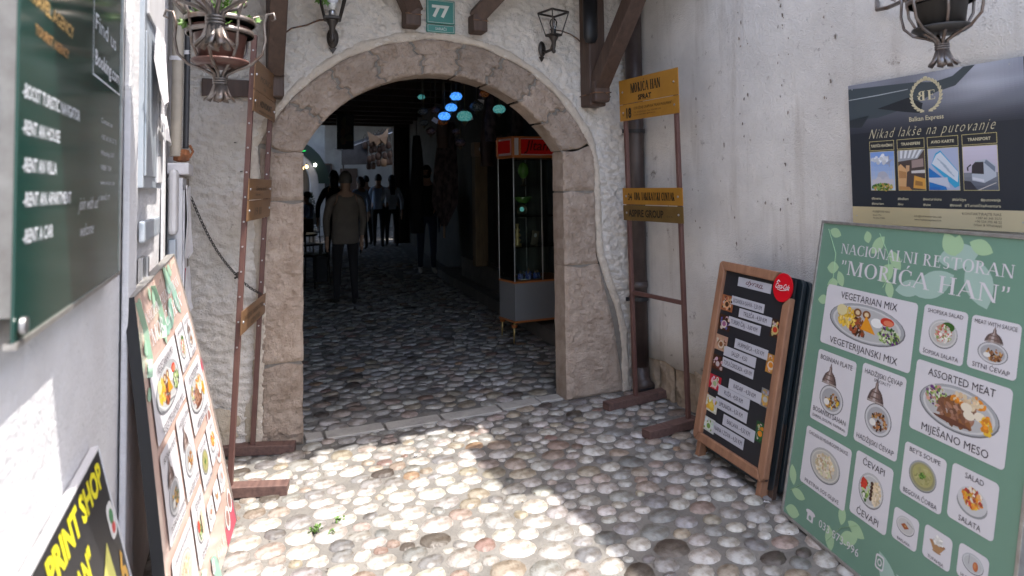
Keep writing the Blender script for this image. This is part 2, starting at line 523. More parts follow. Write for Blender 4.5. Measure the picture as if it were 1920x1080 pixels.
def seen(q):
    x, y = q[0] * AX, q[1]
    d = Vector((x, y, -CAM_H))
    z = d.dot(_f)
    if z < .3: return 0
    px, py = 960 + 1196.7 * d.dot(_r2) / z, 295.8 - 1196.7 * d.dot(_u2) / z
    if not (-30 < px < 1950 and py < 1110): return 0
    if x < -.22 + .12 * (y - 2) and y < 2.9: return 0
    return q[2] ** 2 / z ** 3
order = sorted(stones, key=lambda q: -seen(q))
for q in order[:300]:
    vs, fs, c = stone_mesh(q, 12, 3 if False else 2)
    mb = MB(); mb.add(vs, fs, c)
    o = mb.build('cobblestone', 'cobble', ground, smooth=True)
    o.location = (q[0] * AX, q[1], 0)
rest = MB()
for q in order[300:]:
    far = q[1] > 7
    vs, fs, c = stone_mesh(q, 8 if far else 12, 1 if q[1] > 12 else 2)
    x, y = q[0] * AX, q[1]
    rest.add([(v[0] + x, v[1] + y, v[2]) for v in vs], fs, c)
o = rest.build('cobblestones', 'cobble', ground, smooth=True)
o['kind'] = 'stuff'
# threshold slabs
for x0, x1, y0, y1 in ((.36, .455, 3.75, 3.86), (.47, .795, 3.735, 3.85), (.81, 1.135, 3.715, 3.835), (1.15, 1.52, 3.715, 3.83), (1.535, 1.80, 3.74, 3.855), (1.81, 1.97, 3.76, 3.86)):
    s_ = MB(); s_.box(x0, x1, y0, y1, -.02, .014)
    s_.build('threshold_slab', 'slab', ground, bevel=.006)

# ---- the arch wall
cxA, czA, RI, RO = 1.157, 1.15, .94, 1.155
wall = thing('arch_wall', 'rough white plastered wall with the stone archway in it', 'wall', (0, WALL_Y, 0))
def at_wall(mb): return mb.xf(Matrix.Translation((0, -WALL_Y, 0)))
def hole_outline(off):
    pts = [(.14 - off, 0), (.145 - off, .4), (.15 - off, .8), (.14 - off, 1.2), (.115 - off, 1.5)]
    a0, a1 = radians(155.4), radians(26)
    for k in range(33):
        a = a0 + (a1 - a0) * k / 32
        pts.append((cxA + (RO + off) * cos(a), czA + (RO + off) * sin(a)))
    pts += [(2.222 + off, 1.5), (2.225 + off, 1.2), (2.235 + off, .95), (2.30 + off, .75), (2.36 + off, .6), (2.41 + off, .4), (2.42 + off, 0)]
    return pts
def ring_wall(off, y, x0=-.36, x1=2.70, z1=3.3):
    h = hole_outline(off)
    c = (cxA, .9)
    out = []
    for i, (x, z) in enumerate(h):
        if i == 0: out.append((x0, 0)); continue
        if i == len(h) - 1: out.append((x1, 0)); continue
        dx, dz = x - c[0], z - c[1]
        t = 1e9
        if dx < 0: t = min(t, (x0 - c[0]) / dx)
        if dx > 0: t = min(t, (x1 - c[0]) / dx)
        if dz > 0: t = min(t, (z1 - c[1]) / dz)
        if dz < 0: t = min(t, (0 - c[1]) / dz) if abs(dx) < .2 else t
        out.append((c[0] + dx * t, max(0, c[1] + dz * t)))
    mb = MB()
    NR = 14
    vs = []
    for (x, z), (X, Z) in zip(h, out):
        for k in range(NR + 1):
            t = k / NR
            xx, zz = x + (X - x) * t, z + (Z - z) * t
            vs.append((xx, y + .006 * nz3(xx, zz, 3, 4) * min(1, k), zz))
    n_ = NR + 1
    fs = [(i * n_ + k, i * n_ + k + 1, (i + 1) * n_ + k + 1, (i + 1) * n_ + k) for i in range(len(h) - 1) for k in range(NR)]
    # corners of the rectangle left open by the fan
    mb.add(vs, fs)
    for X0 in (x0, x1):
        sidepts = [p for p in out if abs(p[0] - X0) < 1e-6]
        top = max(sidepts, key=lambda p: p[1])
        tp = [p for p in out if abs(p[1] - z1) < 1e-6]
        e = min(tp, key=lambda p: abs(p[0] - X0))
        mb.poly([(X0, y, top[1]), (X0, y, z1), (e[0], y, z1)])
    return mb
def stucco(x, z):
    """thrown lime plaster: short overlapping ridges"""
    n1 = noise.noise(Vector((x * 24 + z * 9, z * 34, 1.3)))
    n2 = noise.noise(Vector((x * 52 - z * 14, z * 66, 7.1)))
    n3 = noise.noise(Vector((x * 6, z * 6, 3.7)))
    return -.0115 * abs(n1) ** .6 * (1 if n1 > 0 else -.8) - .0085 * n2 - .006 * n3
hp = hole_outline(.004)
def row_span(z):
    """x range of the hole at height z"""
    xs_ = []
    for (xa, za), (xb, zb) in zip(hp, hp[1:]):
        if (za <= z < zb) or (zb <= z < za): xs_.append(xa + (xb - xa) * (z - za) / (zb - za))
    return (min(xs_), max(xs_)) if xs_ else None
GX, GZ = .0085, .0085
nxw, nzw = int(3.06 / GX), int(2.80 / GZ)
vs = []
for j in range(nzw + 1):
    for i in range(nxw + 1):
        x, z = -.36 + i * GX, j * GZ
        vs.append((x, WALL_Y + stucco(x, z), z))
sp = [row_span((j + .5) * GZ) for j in range(nzw)]
fs = []
for j in range(nzw):
    for i in range(nxw):
        xc = -.36 + (i + .5) * GX
        if sp[j] and sp[j][0] < xc < sp[j][1]: continue
        a = j * (nxw + 1) + i
        fs.append((a, a + 1, a + nxw + 2, a + nxw + 1))
mb = MB(); mb.add(vs, fs)
mb.poly([(-.36, WALL_Y, 2.79), (2.70, WALL_Y, 2.79), (2.70, WALL_Y, 3.3), (-.36, WALL_Y, 3.3)])
at_wall(mb).build('plaster_face', 'plaster_arch', wall, smooth=True)
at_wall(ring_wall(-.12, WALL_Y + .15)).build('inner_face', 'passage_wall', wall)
# plaster rim round the stones
rm = MB()
ho0 = hole_outline(.022)
ho = []
for (xa, za), (xb, zb) in zip(ho0, ho0[1:]):
    m_ = max(1, int(hypot(xb - xa, zb - za) / .012))
    ho += [(xa + (xb - xa) * k / m_, za + (zb - za) * k / m_) for k in range(m_)]
ho.append(ho0[-1])
rr_ = random.Random(5)
vs, fs = [], []
sec = [(-.026, .008), (-.024, -.006), (-.012, -.011), (.0, -.013), (.012, -.012), (.024, -.008), (.034, .012)]
for i, (x, z) in enumerate(ho):
    x2, z2 = ho[min(i + 1, len(ho) - 1)]; x1_, z1_ = ho[max(i - 1, 0)]
    tx, tz = x2 - x1_, z2 - z1_
    L = hypot(tx, tz); nx_, nz_ = -tz / L, tx / L
    k = 1 + .45 * nz3(x, z, 9, 6)
    for a, b in sec:
        px_, pz_ = x + nx_ * a * k, z + nz_ * a * k
        vs.append((px_ + .004 * nz3(px_, pz_, 2, 40), WALL_Y + b + (.007 * nz3(px_, pz_, 4, 30) + .004 * nz3(px_, pz_, 8, 70)), pz_))
n_ = len(sec)
for i in range(len(ho) - 1):
    for k in range(n_ - 1):
        fs.append((i * n_ + k, (i + 1) * n_ + k, (i + 1) * n_ + k + 1, i * n_ + k + 1))
rm.add(vs, fs)
at_wall(rm).build('rim', 'rim', wall, smooth=True)
# mortar ring behind the stones
mr = MB()
hi, inn = hole_outline(.0), []
a0, a1 = radians(152.5), radians(29.5)
for k in range(41):
    a = a0 + (a1 - a0) * k / 40
    mr.add([(cxA + (RI + .006) * cos(a), WALL_Y + .003, czA + (RI + .006) * sin(a)), (cxA + RO * cos(a), WALL_Y + .003, czA + RO * sin(a)),
            (cxA + RO * cos(a + (a1 - a0) / 40), WALL_Y + .003, czA + RO * sin(a + (a1 - a0) / 40)), (cxA + (RI + .006) * cos(a + (a1 - a0) / 40), WALL_Y + .003, czA + (RI + .006) * sin(a + (a1 - a0) / 40))], [(0, 1, 2, 3)])
mr.box(.105, .337, WALL_Y + .003, WALL_Y + .14, 0, 1.66)
mr.box(1.99, 2.22, WALL_Y + .003, WALL_Y + .14, 0, 1.70)
mr.poly([(2.25, WALL_Y + .002, 0), (2.43, WALL_Y + .002, 0), (2.42, WALL_Y + .002, .4), (2.25, WALL_Y + .002, .93)])
at_wall(mr).build('mortar_bed', 'joint', wall)
# voussoirs: joints given as (outer point, inner point)
J = [((.105, 1.63), (.335, 1.60)), ((.27, 1.885), (.452, 1.778)), ((.487, 2.083), (.614, 1.923)), ((.712, 2.217), (.813, 2.025)),
     ((.974, 2.291), (1.045, 2.083)), ((1.300, 2.296), (1.243, 2.086)), ((1.568, 2.229), (1.446, 2.044)), ((1.815, 2.10), (1.662, 1.942)),
     ((2.018, 1.913), (1.82, 1.813)), ((2.195, 1.66), (1.978, 1.625))]
def jag(i, t):
    if i in (0, 9): return 0.012 * sin(t * 5 + i)
    return (.020 * sin(t * 6.0 + i * 2.1) + .012 * (1 if (t * 3 + i * .7) % 1 > .5 else -1)) * sin(pi * min(1, max(0, t))) ** .5
def stone_col(rnd):
    g = rnd.uniform(.82, 1.12)
    return (.47 * g, .375 * g, .305 * g)
rs_ = random.Random(3)
def joint_pt(i, t):
    (xo, zo), (xi, zi) = J[i]
    x, z = xi + (xo - xi) * t, zi + (zo - zi) * t
    dx, dz = xo - xi, zo - zi
    L = hypot(dx, dz)
    j = jag(i, t)
    return x - dz / L * j, z + dx / L * j
def build_stone(fn, nu, nv, depth_sides, name='arch_stone'):
    """fn(u, v) -> (x, z) front position; chiselled front face with rounded arrises, four sides going back"""
    mb = MB(); vs, fs = [], []
    for j in range(nv + 1):
        for i in range(nu + 1):
            u, v = i / nu, j / nv
            x, z = fn(u, v)
            e = min(u * nu, (1 - u) * nu, v * nv, (1 - v) * nv)
            y = WALL_Y - .012 + (.014 if e < .5 else (.004 if e < 1.5 else 0)) + (.009 * nz3(x + z * .4, z, 1, 26) + .0095 * nz3(x, z, 5, 55) + .005 * nz3(x, z, 2, 110)) * min(1, e)
            vs.append((x, y, z))
    w_ = nu + 1
    fs = [(j * w_ + i, j * w_ + i + 1, (j + 1) * w_ + i + 1, (j + 1) * w_ + i) for j in range(nv) for i in range(nu)]
    loop = [i for i in range(nu + 1)] + [j * w_ + nu for j in range(1, nv + 1)] + [nv * w_ + i for i in range(nu - 1, -1, -1)] + [j * w_ for j in range(nv - 1, 0, -1)]
    b = len(vs)
    for k in loop: vs.append((vs[k][0], WALL_Y + depth_sides, vs[k][2]))
    for k in range(len(loop)):
        k2 = (k + 1) % len(loop)
        fs.append((loop[k2], loop[k], b + k, b + k2))
    mb.add(vs, fs, stone_col(rs_))
    at_wall(mb)
    return mb.build(name, 'arch_stone', wall, auto=True)
G_ = .016
for i in range(9):
    def fn(u, v, i=i):
        a = joint_pt(i, v); b = joint_pt(i + 1, v)
        uu = (G_ * (.6 + .35 * sin(v * 9 + i)) / .3) + u * (1 - 2 * G_ * .6 / .3)
        # follow the arc between the two joints
        ra = [hypot(p[0] - cxA, p[1] - czA) for p in (a, b)]
        an = [atan2(p[1] - czA, p[0] - cxA) for p in (a, b)]
        r_, t_ = ra[0] + (ra[1] - ra[0]) * uu, an[0] + (an[1] - an[0]) * uu
        return cxA + r_ * cos(t_), czA + r_ * sin(t_)
    build_stone(fn, 34, 26, .15)
def jamb(x0f, x1f, z0, z1, nu, nv):
    def fn(u, v):
        z = z0 + (z1 - z0) * v
        z += (.008 * sin(u * 7 + z1 * 9)) * (1 if v > .99 else 0)
        if z1 > 1.59: z += v ** 4 * ((.046 * u - .004) if x0f(.5) > 1 else (.024 * (1 - u) - .006))
        a, b = x0f(z), x1f(z)
        return a + (b - a) * u, z
    return build_stone(fn, nu, nv, .15, 'jamb_stone')
lx0 = lambda z: .128 - .02 * z * .3 + (.0 if z < 1.2 else -.0) + .008 * nz3(z, 2, 1, 4)
lx1 = lambda z: .345 + .004 * nz3(z, 0, 0, 7)
for z0, z1 in ((0.0, .440), (.452, 1.325), (1.337, 1.60)):
    jamb(lx0, lx1, z0, z1, 26, max(8, int((z1 - z0) / .011)))
def rx1(z): return 2.228 if z > .93 else 2.228 + (.93 - z) * .26 if z > .45 else 2.353 + (.45 - z) * .15
rx0 = lambda z: 1.985 + .005 * nz3(z, 0, 5, 7)
for z0, z1 in ((0.0, .862), (.872, 1.352), (1.364, 1.622)):
    jamb(rx0, rx1, z0, z1, 26, max(8, int((z1 - z0) / .011)))
# bare patches where the plaster came off beside the left jamb
for cx_, cz_, rx_, rz_, sd_ in ((-.06, .13, .09, .13, 1), (.085, .15, .045, .15, 2), (.10, .42, .02, .09, 4)):
    rp = random.Random(sd_)
    pb = MB()
    ring = [(cx_ + rx_ * cos(a) * q, WALL_Y - .004, max(.003, cz_ + rz_ * sin(a) * q)) for a, q in ((2 * pi * k / 22, rp.uniform(.7, 1.15)) for k in range(22))]
    ctr = (cx_, WALL_Y - .022, cz_)
    pb.add([ctr] + ring, [(0, k + 1, (k + 1) % 22 + 1) for k in range(22)])
    at_wall(pb).build('bare_patch', 'plaster_bare', wall)

# ---- right wall
RX = 2.572
rw = thing('right_wall', 'long weathered white plaster wall on the right with stained streaks and a bare stone foot', 'wall', (RX, 0, 0))
mb = MB()
ysr = [-1.2 + i * .12 for i in range(42)]
ysr = [y for y in ysr if y < WALL_Y] + [WALL_Y + .03]
rr_ = random.Random(2)
vs, fs = [], []
zs = [None, .45, .8, 1.2, 1.6, 2.0, 2.5, 3.0, 4.2]
for y in ysr:
    zb = (.235 + .02 * nz3(y, 0, 0, 9) + .012 * nz3(y, 3, 0, 30)) if y > 2.45 else .0
    for z in zs:
        zz = zb if z is None else z
        vs.append((RX + .006 * nz3(y, zz, 0, 1.3) + (-.004 if z is None else 0), y, zz))
n_ = len(zs)
fs = [(i * n_ + k, i * n_ + k + 1, (i + 1) * n_ + k + 1, (i + 1) * n_ + k) for i in range(len(ysr) - 1) for k in range(n_ - 1)]
b = len(vs)
for y in ysr: # thickness of the plaster along its broken lower edge
    zb = (.235 + .02 * nz3(y, 0, 0, 9) + .012 * nz3(y, 3, 0, 30)) if y > 2.45 else .0
    vs.append((RX + .05, y, zb))
for i in range(len(ysr) - 1): fs.append((i * n_, (i + 1) * n_, b + i + 1, b + i))
mb.add(vs, fs)
mb.xf(Matrix.Translation((-RX, 0, 0))).build('plaster_face', 'plaster_right', rw, smooth=True)
rp = random.Random(17)
mb = MB()
for yc, z0_, z1_, n_p, sg in ((2.43, 1.25, 2.5, 46, .022), (2.72, 1.7, 2.5, 18, .03), (3.12, 1.1, 2.1, 16, .03), (2.15, 1.5, 2.5, 16, .03), (2.9, .35, 1.2, 14, .05), (2.6, 1.0, 2.3, 14, .2), (3.4, .3, 2.0, 16, .06)):
    for k in range(int(n_p * .65)):
        yy, zz, s_ = yc + rp.gauss(0, sg), rp.uniform(z0_, z1_), rp.uniform(.002, .007)
        st_ = rp.uniform(1, 2.6); pts = []
        for i in range(8):
            a = 2 * pi * i / 8; q_ = rp.uniform(.5, 1.2)
            pts.append((-.0085, yy + s_ * q_ * cos(a), zz + s_ * st_ * q_ * sin(a)))
        g_ = rp.uniform(.6, 1.3)
        mb.poly(list(reversed(pts)), (.21 * g_, .17 * g_, .135 * g_))
o = mb.build('chipped_spots', 'print', rw); o['kind'] = 'stuff'
mb = MB(); mb.box(.03, .5, -1.2, WALL_Y + .15, 0, 4.2); mb.build('wall_core', 'base_stone', rw)
y = 2.45
for wdt in (.20, .17, .22, .15, .21, .16, .19):
    y1 = min(y + wdt, WALL_Y - .01)
    q = MB()
    nu, nv = 8, 8
    vs, fs = [], []
    pro = rr_.uniform(-.02, .004)
    for j in range(nv + 1):
        for i in range(nu + 1):
            yy, zz = y + .006 + (y1 - y - .012) * i / nu, -.01 + .27 * j / nv
            e = min(i, nu - i, 2, nv - j)
            vs.append((pro + .02 - .016 * min(1, e) + .020 * nz3(yy, zz, 7, 14), yy, zz))
    fs = [(j * (nu + 1) + i, (j + 1) * (nu + 1) + i, (j + 1) * (nu + 1) + i + 1, j * (nu + 1) + i + 1) for j in range(nv) for i in range(nu)]
    q.add(vs, fs); q.build('base_stone', 'base_stone', rw, smooth=True)
    y = y1
# ---- left wall
LX = -.30
lw = thing('left_wall', 'sunlit white stucco wall on the left behind the posters', 'wall', (LX, 0, 0))
mb = MB()
ysl = [-1.2 + i * .15 for i in range(33)] + [WALL_Y + .02]
vs, fs = [], []
zs = [0, .3, .6, .9, 1.2, 1.5, 1.8, 2.2, 2.8, 3.5]
for y in ysl:
    for z in zs:
        vs.append((.010 * nz3(y, z, 0, 1.6), y, z))
n_ = len(zs)
fs = [(i * n_ + k, (i + 1) * n_ + k, (i + 1) * n_ + k + 1, i * n_ + k + 1) for i in range(len(ysl) - 1) for k in range(n_ - 1)]
mb.add(vs, fs); mb.build('plaster_face', 'plaster_left', lw, smooth=True)
mb = MB(); mb.box(-.4, -.03, -1.2, WALL_Y + .15, 0, 3.5); mb.build('wall_core', 'base_stone', lw)
# shallow stucco pilasters between the boxes on the wall
mb = MB(); mb.box(.005, .022, 2.10, 2.26, 0, 3.4); mb.build('pilaster', 'plaster_left', lw, bevel=.004)
mb = MB(); mb.box(.005, .014, 3.10, 3.20, 0, 3.4); mb.build('pilaster', 'plaster_left', lw, bevel=.004)

# ---- overhead: upper floor over the arch, eave of the right building, added canopy on the left (they cast the shade)
up = thing('upper_floor', 'upper floor of the inn jutting out over the archway', 'building', (0, 2.8, 2.9))
mb = MB(); mb.box(-.8, 3.2, 0, 3.5, 0, 3.0); mb.build('wall', 'plaster_arch', up)
for k in range(9):
    mb = MB(); mb.box(-.7 + k * .45, -.58 + k * .45, -.03, .93, -.15, -.003); mb.build('joist', 'timber', up)
ev = thing('right_eave', 'tiled eave of the house on the right', 'roof', (RX, 0, 3.5))
mb = MB()
mb.box(-.13, .5, -1.3, 1.75, 0, .1)
mb.box(-.36, .5, 1.75, 2.33, 0, .1)
mb.box(-.13, .5, 2.33, 3.0, 0, .1)
mb.build('roof', 'roof_tile', ev)
mb = MB(); mb.box(.30, .6, -1.2, 3.0, .1, .9); mb.build('wall', 'plaster_right', ev)
aw = thing('left_shade_canopy', 'unseen tiled canopy added to shade a band of the left wall', 'canopy', (LX, .96, 2.8))
mb = MB(); mb.box(-.1, .85, 0, .66, 0, .06); mb.build('roof', 'roof_tile', aw)  # out of view, sized only to cast the shade band on the left wall
for k in (.05, .55):
    mb = MB(); mb.beam((.0, k, -.45), (.7, k, -.005), .05, .05); mb.build('bracket', 'timber', aw)
# =================================================================== PASSAGE BEHIND THE ARCH
ps = thing('covered_passage', 'dark covered passage of shops behind the archway', 'building', (0, 3.9, 0))
def P(mb, dy=3.9): return mb.xf(Matrix.Translation((0, -dy, 0)))
def wx(y): return kerb_x(y) + .36
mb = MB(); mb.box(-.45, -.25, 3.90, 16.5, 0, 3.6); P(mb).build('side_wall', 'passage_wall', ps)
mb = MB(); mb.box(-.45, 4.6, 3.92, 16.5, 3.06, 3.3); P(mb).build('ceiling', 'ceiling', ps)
for k in range(16):
    mb = MB(); mb.box(-.25, 4.4, 4.3 + k * .78, 4.42 + k * .78, 2.95, 3.057); P(mb).build('ceiling_joist', 'timber', ps)
mb = MB()
pts = [(y, wx(y)) for y in (3.92, 5.0, 7, 9, 11, 13, 16.5)]
for (ya, xa), (yb, xb) in zip(pts, pts[1:]):
    mb.add([(xa, ya, 0), (xb, yb, 0), (xb, yb, 3.06), (xa, ya, 3.06), (xa + .3, ya, 0), (xb + .3, yb, 0), (xb + .3, yb, 3.06), (xa + .3, ya, 3.06)],
           [(0, 1, 2, 3), (4, 7, 6, 5)])
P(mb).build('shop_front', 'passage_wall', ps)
# kerb and the stone step along the shops
mb = MB()
pts = [(y, kerb_x(y)) for y in (4.4, 5.0, 6, 7, 8, 9, 9.8)]
for (ya, xa), (yb, xb) in zip(pts, pts[1:]):
    mb.add([(xa, ya, -.01), (xb, yb, -.01), (xb, yb, .13), (xa, ya, .13), (xa + .5, ya, .13), (xb + .5, yb, .13)], [(0, 1, 2, 3), (3, 2, 5, 4)])
mb.poly([(kerb_x(9.8), 9.8, 0), (kerb_x(9.8) + .5, 9.8, 0), (kerb_x(9.8) + .5, 9.8, .13), (kerb_x(9.8), 9.8, .13)])
mb.poly([(kerb_x(4.4), 4.4, 0), (kerb_x(4.4) + .5, 4.4, 0), (kerb_x(4.4) + .5, 4.4, .13), (kerb_x(4.4), 4.4, .13)])
tag(mb.build('kerb', 'kerb'), kind='structure')
mb = MB(); 
pts = [(y, kerb_x(y) + .17) for y in (5.9, 6.5, 7.2, 8.0, 8.8)]
for (ya, xa), (yb, xb) in zip(pts, pts[1:]):
    mb.add([(xa, ya, .125), (xb, yb, .125), (xb, yb, .40), (xa, ya, .40), (xa + .4, ya, .40), (xb + .4, yb, .40), (xa + .4, ya, .125), (xb + .4, yb, .125)], [(0, 1, 2, 3), (3, 2, 5, 4), (0, 3, 4, 6), (1, 7, 5, 2)])
tag(mb.build('stone_step', 'kerb'), kind='structure')
t = thing('shop_doorpost', 'worn tan wooden doorpost with a small plate at its top in the dark passage', 'post', (2.84, 7.6, .40))
mb = MB(); mb.box(-.085, .085, -.05, .07, 0, 1.38); mb.build('post', 'gold_wood', t, bevel=.008)
mb = MB(); mb.box(-.095, .095, -.065, .075, 1.38, 1.56); mb.build('capital', 'leather_light', t, bevel=.01)
mb = MB(); mb.lathe([(.0, 0), (.035, 0), (.035, .01), (0, .01)], n=12); mb.xf(Matrix.Translation((0, -.066, 1.47)) @ Matrix.Rotation(pi / 2, 4, 'X')).build('plate', 'white_metal', t)
t = thing('shutter', 'dark wooden folding shutter standing on the step beside the tan doorpost', 'shutter', (3.0, 6.9, .13))
for k in range(4):
    mb = MB(); mb.box(-.02 , .02, .16 * k, .16 * k + .14, 0, 1.9); mb.build('panel', 'passage_wall' if k % 2 else 'timber', t, bevel=.01)
# far end: dark post and wall that close the passage on the right
t = thing('passage_end_wall', 'black wall and post at the right of the far passage opening', 'wall', (3.75, 16.3, 0))
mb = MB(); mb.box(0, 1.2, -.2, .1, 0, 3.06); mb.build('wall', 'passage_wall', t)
mb = MB(); mb.box(-.10, .06, -.32, -.2, 0, 3.06); mb.build('post', 'timber', t)
# a long thin strip of daylight between posts
# ------- courtyard beyond
t = thing('white_house', 'white courtyard house with a small barred window far behind the passage', 'house', (3.0, 23, 0))
mb = MB(); mb.box(-1.15, 4.0, 0, .4, 0, 5.2); mb.build('wall', 'far_white', t)
mb = MB(); mb.box(-.45, .05, -.04, .0, 1.1, 2.25); w_ = mb.build('window', 'black', t)
for x in (-.45, -.2, .05):
    q = MB(); q.box(x - .025, x + .025, -.07, -.045, 1.1, 2.25); q.build('window_frame', 'timber', w_)
for z in (1.1, 1.7, 2.25):
    q = MB(); q.box(-.45, .05, -.069, -.044, z - .025, z + .025); q.build('window_frame', 'timber', w_)
mb = MB(); mb.box(.35, .95, -.04, .0, 0, 2.1); mb.build('door', 'timber', t, bevel=.01)
mb = MB(); mb.box(-1.5, 4.3, -.6, .5, 5.2, 5.35); mb.build('roof', 'roof_tile', t)
mb = MB(); mb.box(.2, 3.8, -.1, -.02, 2.75, 2.9); mb.build('string_course', 'far_white', t)
t = thing('courtyard_shade_roof', 'unseen dark roof added to shade the courtyard behind the passage', 'roof', (3.0, 20.4, 4.3))
mb = MB(); mb.box(-2.6, 3.5, -4.1, 2.5, 0, .12); mb.build('roof', 'timber', t)  # roof and side wall added out of view to darken the courtyard
mb = MB(); mb.box(2.2, 3.5, -3.7, 2.6, -4.3, 0); mb.build('wall', 'shop_tan', t)
# left: arched entrance with a lit sign
t = thing('arched_shop', 'pale arched shop entrance with a green neon sign at the far left', 'shop', (1.7, 19.0, 0))
mb = MB()
n = 14
for k in range(n):
    a, b = pi * k / n, pi * (k + 1) / n
    for r0, r1 in ((.80, 1.0),):
        mb.add([(r0 * cos(a), 0, 1.55 + r0 * sin(a)), (r1 * cos(a), 0, 1.55 + r1 * sin(a)), (r1 * cos(b), 0, 1.55 + r1 * sin(b)), (r0 * cos(b), 0, 1.55 + r0 * sin(b)),
                (r0 * cos(a), .3, 1.55 + r0 * sin(a)), (r0 * cos(b), .3, 1.55 + r0 * sin(b))], [(0, 3, 2, 1), (0, 4, 5, 3)])
mb.box(.80, 1.0, 0, .3, 0, 1.55); mb.box(-1.0, -.80, 0, .3, 0, 1.55)
mb.xf(Matrix.Translation((-.55, 0, 0))).build('arch', 'far_white', t)
mb = MB()
for k in range(n):
    a, b = pi * k / n, pi * (k + 1) / n
    mb.add([(1.01 * cos(a), -.04, 1.55 + 1.01 * sin(a)), (1.32 * cos(a), -.04, 1.55 + 1.32 * sin(a)), (1.32 * cos(b), -.04, 1.55 + 1.32 * sin(b)), (1.01 * cos(b), -.04, 1.55 + 1.01 * sin(b)),
            (1.32 * cos(a), .03, 1.55 + 1.32 * sin(a)), (1.32 * cos(b), .03, 1.55 + 1.32 * sin(b))], [(0, 3, 2, 1), (1, 2, 5, 4)])
mb.xf(Matrix.Translation((-.55, 0, 0))); sb = mb.build('sign_board', 'dark_green_board', t)
mb = MB(); mb.text('Y', -.12, 2.45, .26, -.06, (1, 1, 1), rot=-.75, m='neon'); mb.text('N', -.30, 2.57, .26, -.06, (1, 1, 1), rot=-.6, m='neon'); mb.build('neon_letters', 'neon', sb)
mb = MB(); mb.box(-1.4, .24, .8, .9, 0, 2.6); mb.build('back_wall', 'shop_tan', t)
mb = MB(); mb.box(-1.6, .75, .92, 1.1, 0, 4.2); mb.build('wall', 'far_white', t)
mb = MB(); mb.box(-.2, -.02, .72, .78, .0, 2.2); mb.build('door_frame', 'timber', t, bevel=.01)
for i, (x, z, mm) in enumerate(((-.02, 1.98, 'warm_lamp'), (.10, 2.02, 'warm_lamp'), (.36, 2.08, 'cold_lamp'))):
    l_ = thing('wall_light', ['left amber wall light glowing under the far arch', 'right amber wall light glowing under the far arch', 'white wall light glowing on the edge of the far arch'][i], 'lamp', (1.7 + x, 18.6 if i < 2 else 18.9, z))
    q = MB(); q.lathe([(0, -.05), (.038, -.03), (.042, .0), (.03, .035), (0, .05)], n=10); q.build('globe', mm, l_, smooth=True)
    q = MB(); q.tube([(0, 0, .05), (0, .03, .1), (0, .08, .1)], .01, 6); q.build('arm', 'iron', l_)
t = thing('potted_conifer', 'dark clipped conifer in a grey pot by the far arch', 'plant', (1.80, 17.6, 0))
mb = MB(); mb.lathe([(.13, 0), (.17, .34), (.15, .34), (0, .32)], n=14); mb.build('pot', 'cab_grey', t, smooth=True)
mb = MB(); rp = random.Random(4)
for k in range(700):
    z = rp.random() ** 1.1; r = (.24 * (1 - z) + .05) * rp.random() ** .5
    a = rp.uniform(0, 6.28); c = Vector((r * cos(a), r * sin(a), .34 + z * .95))
    d = Vector((rp.uniform(-1, 1), rp.uniform(-1, 1), rp.uniform(-.2, 1))).normalized() * .06; e = d.orthogonal().normalized() * .018
    mb.poly([c - e, c + e, c + d])
mb.build('foliage', 'conifer', t)
mb = MB(); mb.tube([(0, 0, .3), (0, 0, 1.1)], [.02, .008], 6); mb.build('stem', 'timber', t)
# awning with hanging leather goods
t = thing('stall_awning', 'dark grey sloping awning over the leather stall in the courtyard', 'awning', (3.60, 17.6, 2.45))
mb = MB(); mb.add([(-1.0, 0, -.02), (.75, 0, .62), (.75, 1.4, .75), (-1.0, 1.4, .10), (-1.0, 0, -.05), (.75, 0, .59)], [(0, 1, 2, 3), (0, 4, 5, 1)]); mb.build('canopy', 'awning', t)
mb = MB(); mb.add([(-1.0, -.012, -.42), (-.30, -.012, -.40), (-.30, -.012, .23), (-1.0, -.012, -.03), (-.30, 0, .23), (-1.0, 0, -.03)], [(0, 1, 2, 3), (3, 2, 4, 5)]); mb.build('side_flap', 'awning', t)
mb = MB(); mb.tube([(-1.0, -.02, 0), (.75, -.02, .62)], .014, 6); mb.build('front_bar', 'white_metal', t)
for x in (-.95, .72):
    mb = MB(); mb.tube([(x, .02, -2.45), (x, .02, 0 if x < 0 else .5)], .022, 8); mb.build('pole', 'iron', t)
rp = random.Random(9)
bag = MB(); prof = [(0, -.16), (.09, -.15), (.12, -.05), (.10, .05), (.04, .09), (0, .09)]
bag.lathe([(a * .62, b * .8) for a, b in prof], n=10, sy=.5); bagm = bag.mesh('bag', 'leather', True)
str_ = MB(); str_.tube([(-.06, 0, .06), (-.04, 0, .2), (0, 0, .28), (.04, 0, .2), (.06, 0, .06)], .007, 5); strm = str_.mesh('strap', 'leather', True)
k = 0
for row, zb in ((0, 2.62), (1, 2.42), (2, 2.22), (3, 2.04)):
    for i in range(6):
        x = 3.22 + i * .115 + rp.uniform(-.03, .03) + row * .04
        light = (row == 3 and i == 3)
        b_ = thing('leather_bag', 'tan leather pouch lowest in the bunch under the awning' if light else 'small brown leather bag hanging in the bunch under the awning', 'bag', (x, 17.55 + rp.uniform(-.1, .1), zb + rp.uniform(-.04, .04) + i * .03), group=None if light else 'leather bags hanging under the awning')
        o = bpy.data.objects.new('bag', bagm); COL.objects.link(o); o.parent = b_
        if light:
            o.data = bagm.copy(); o.data.materials[0] = M['leather_light']; b_.scale = (1.25,) * 3
        o = bpy.data.objects.new('strap', strm); COL.objects.link(o); o.parent = b_
t = thing('hide', 'pale animal hide hanging from the front of the stall awning', 'hide', (3.55, 17.40, 2.72))
mb = MB(); rp = random.Random(6)
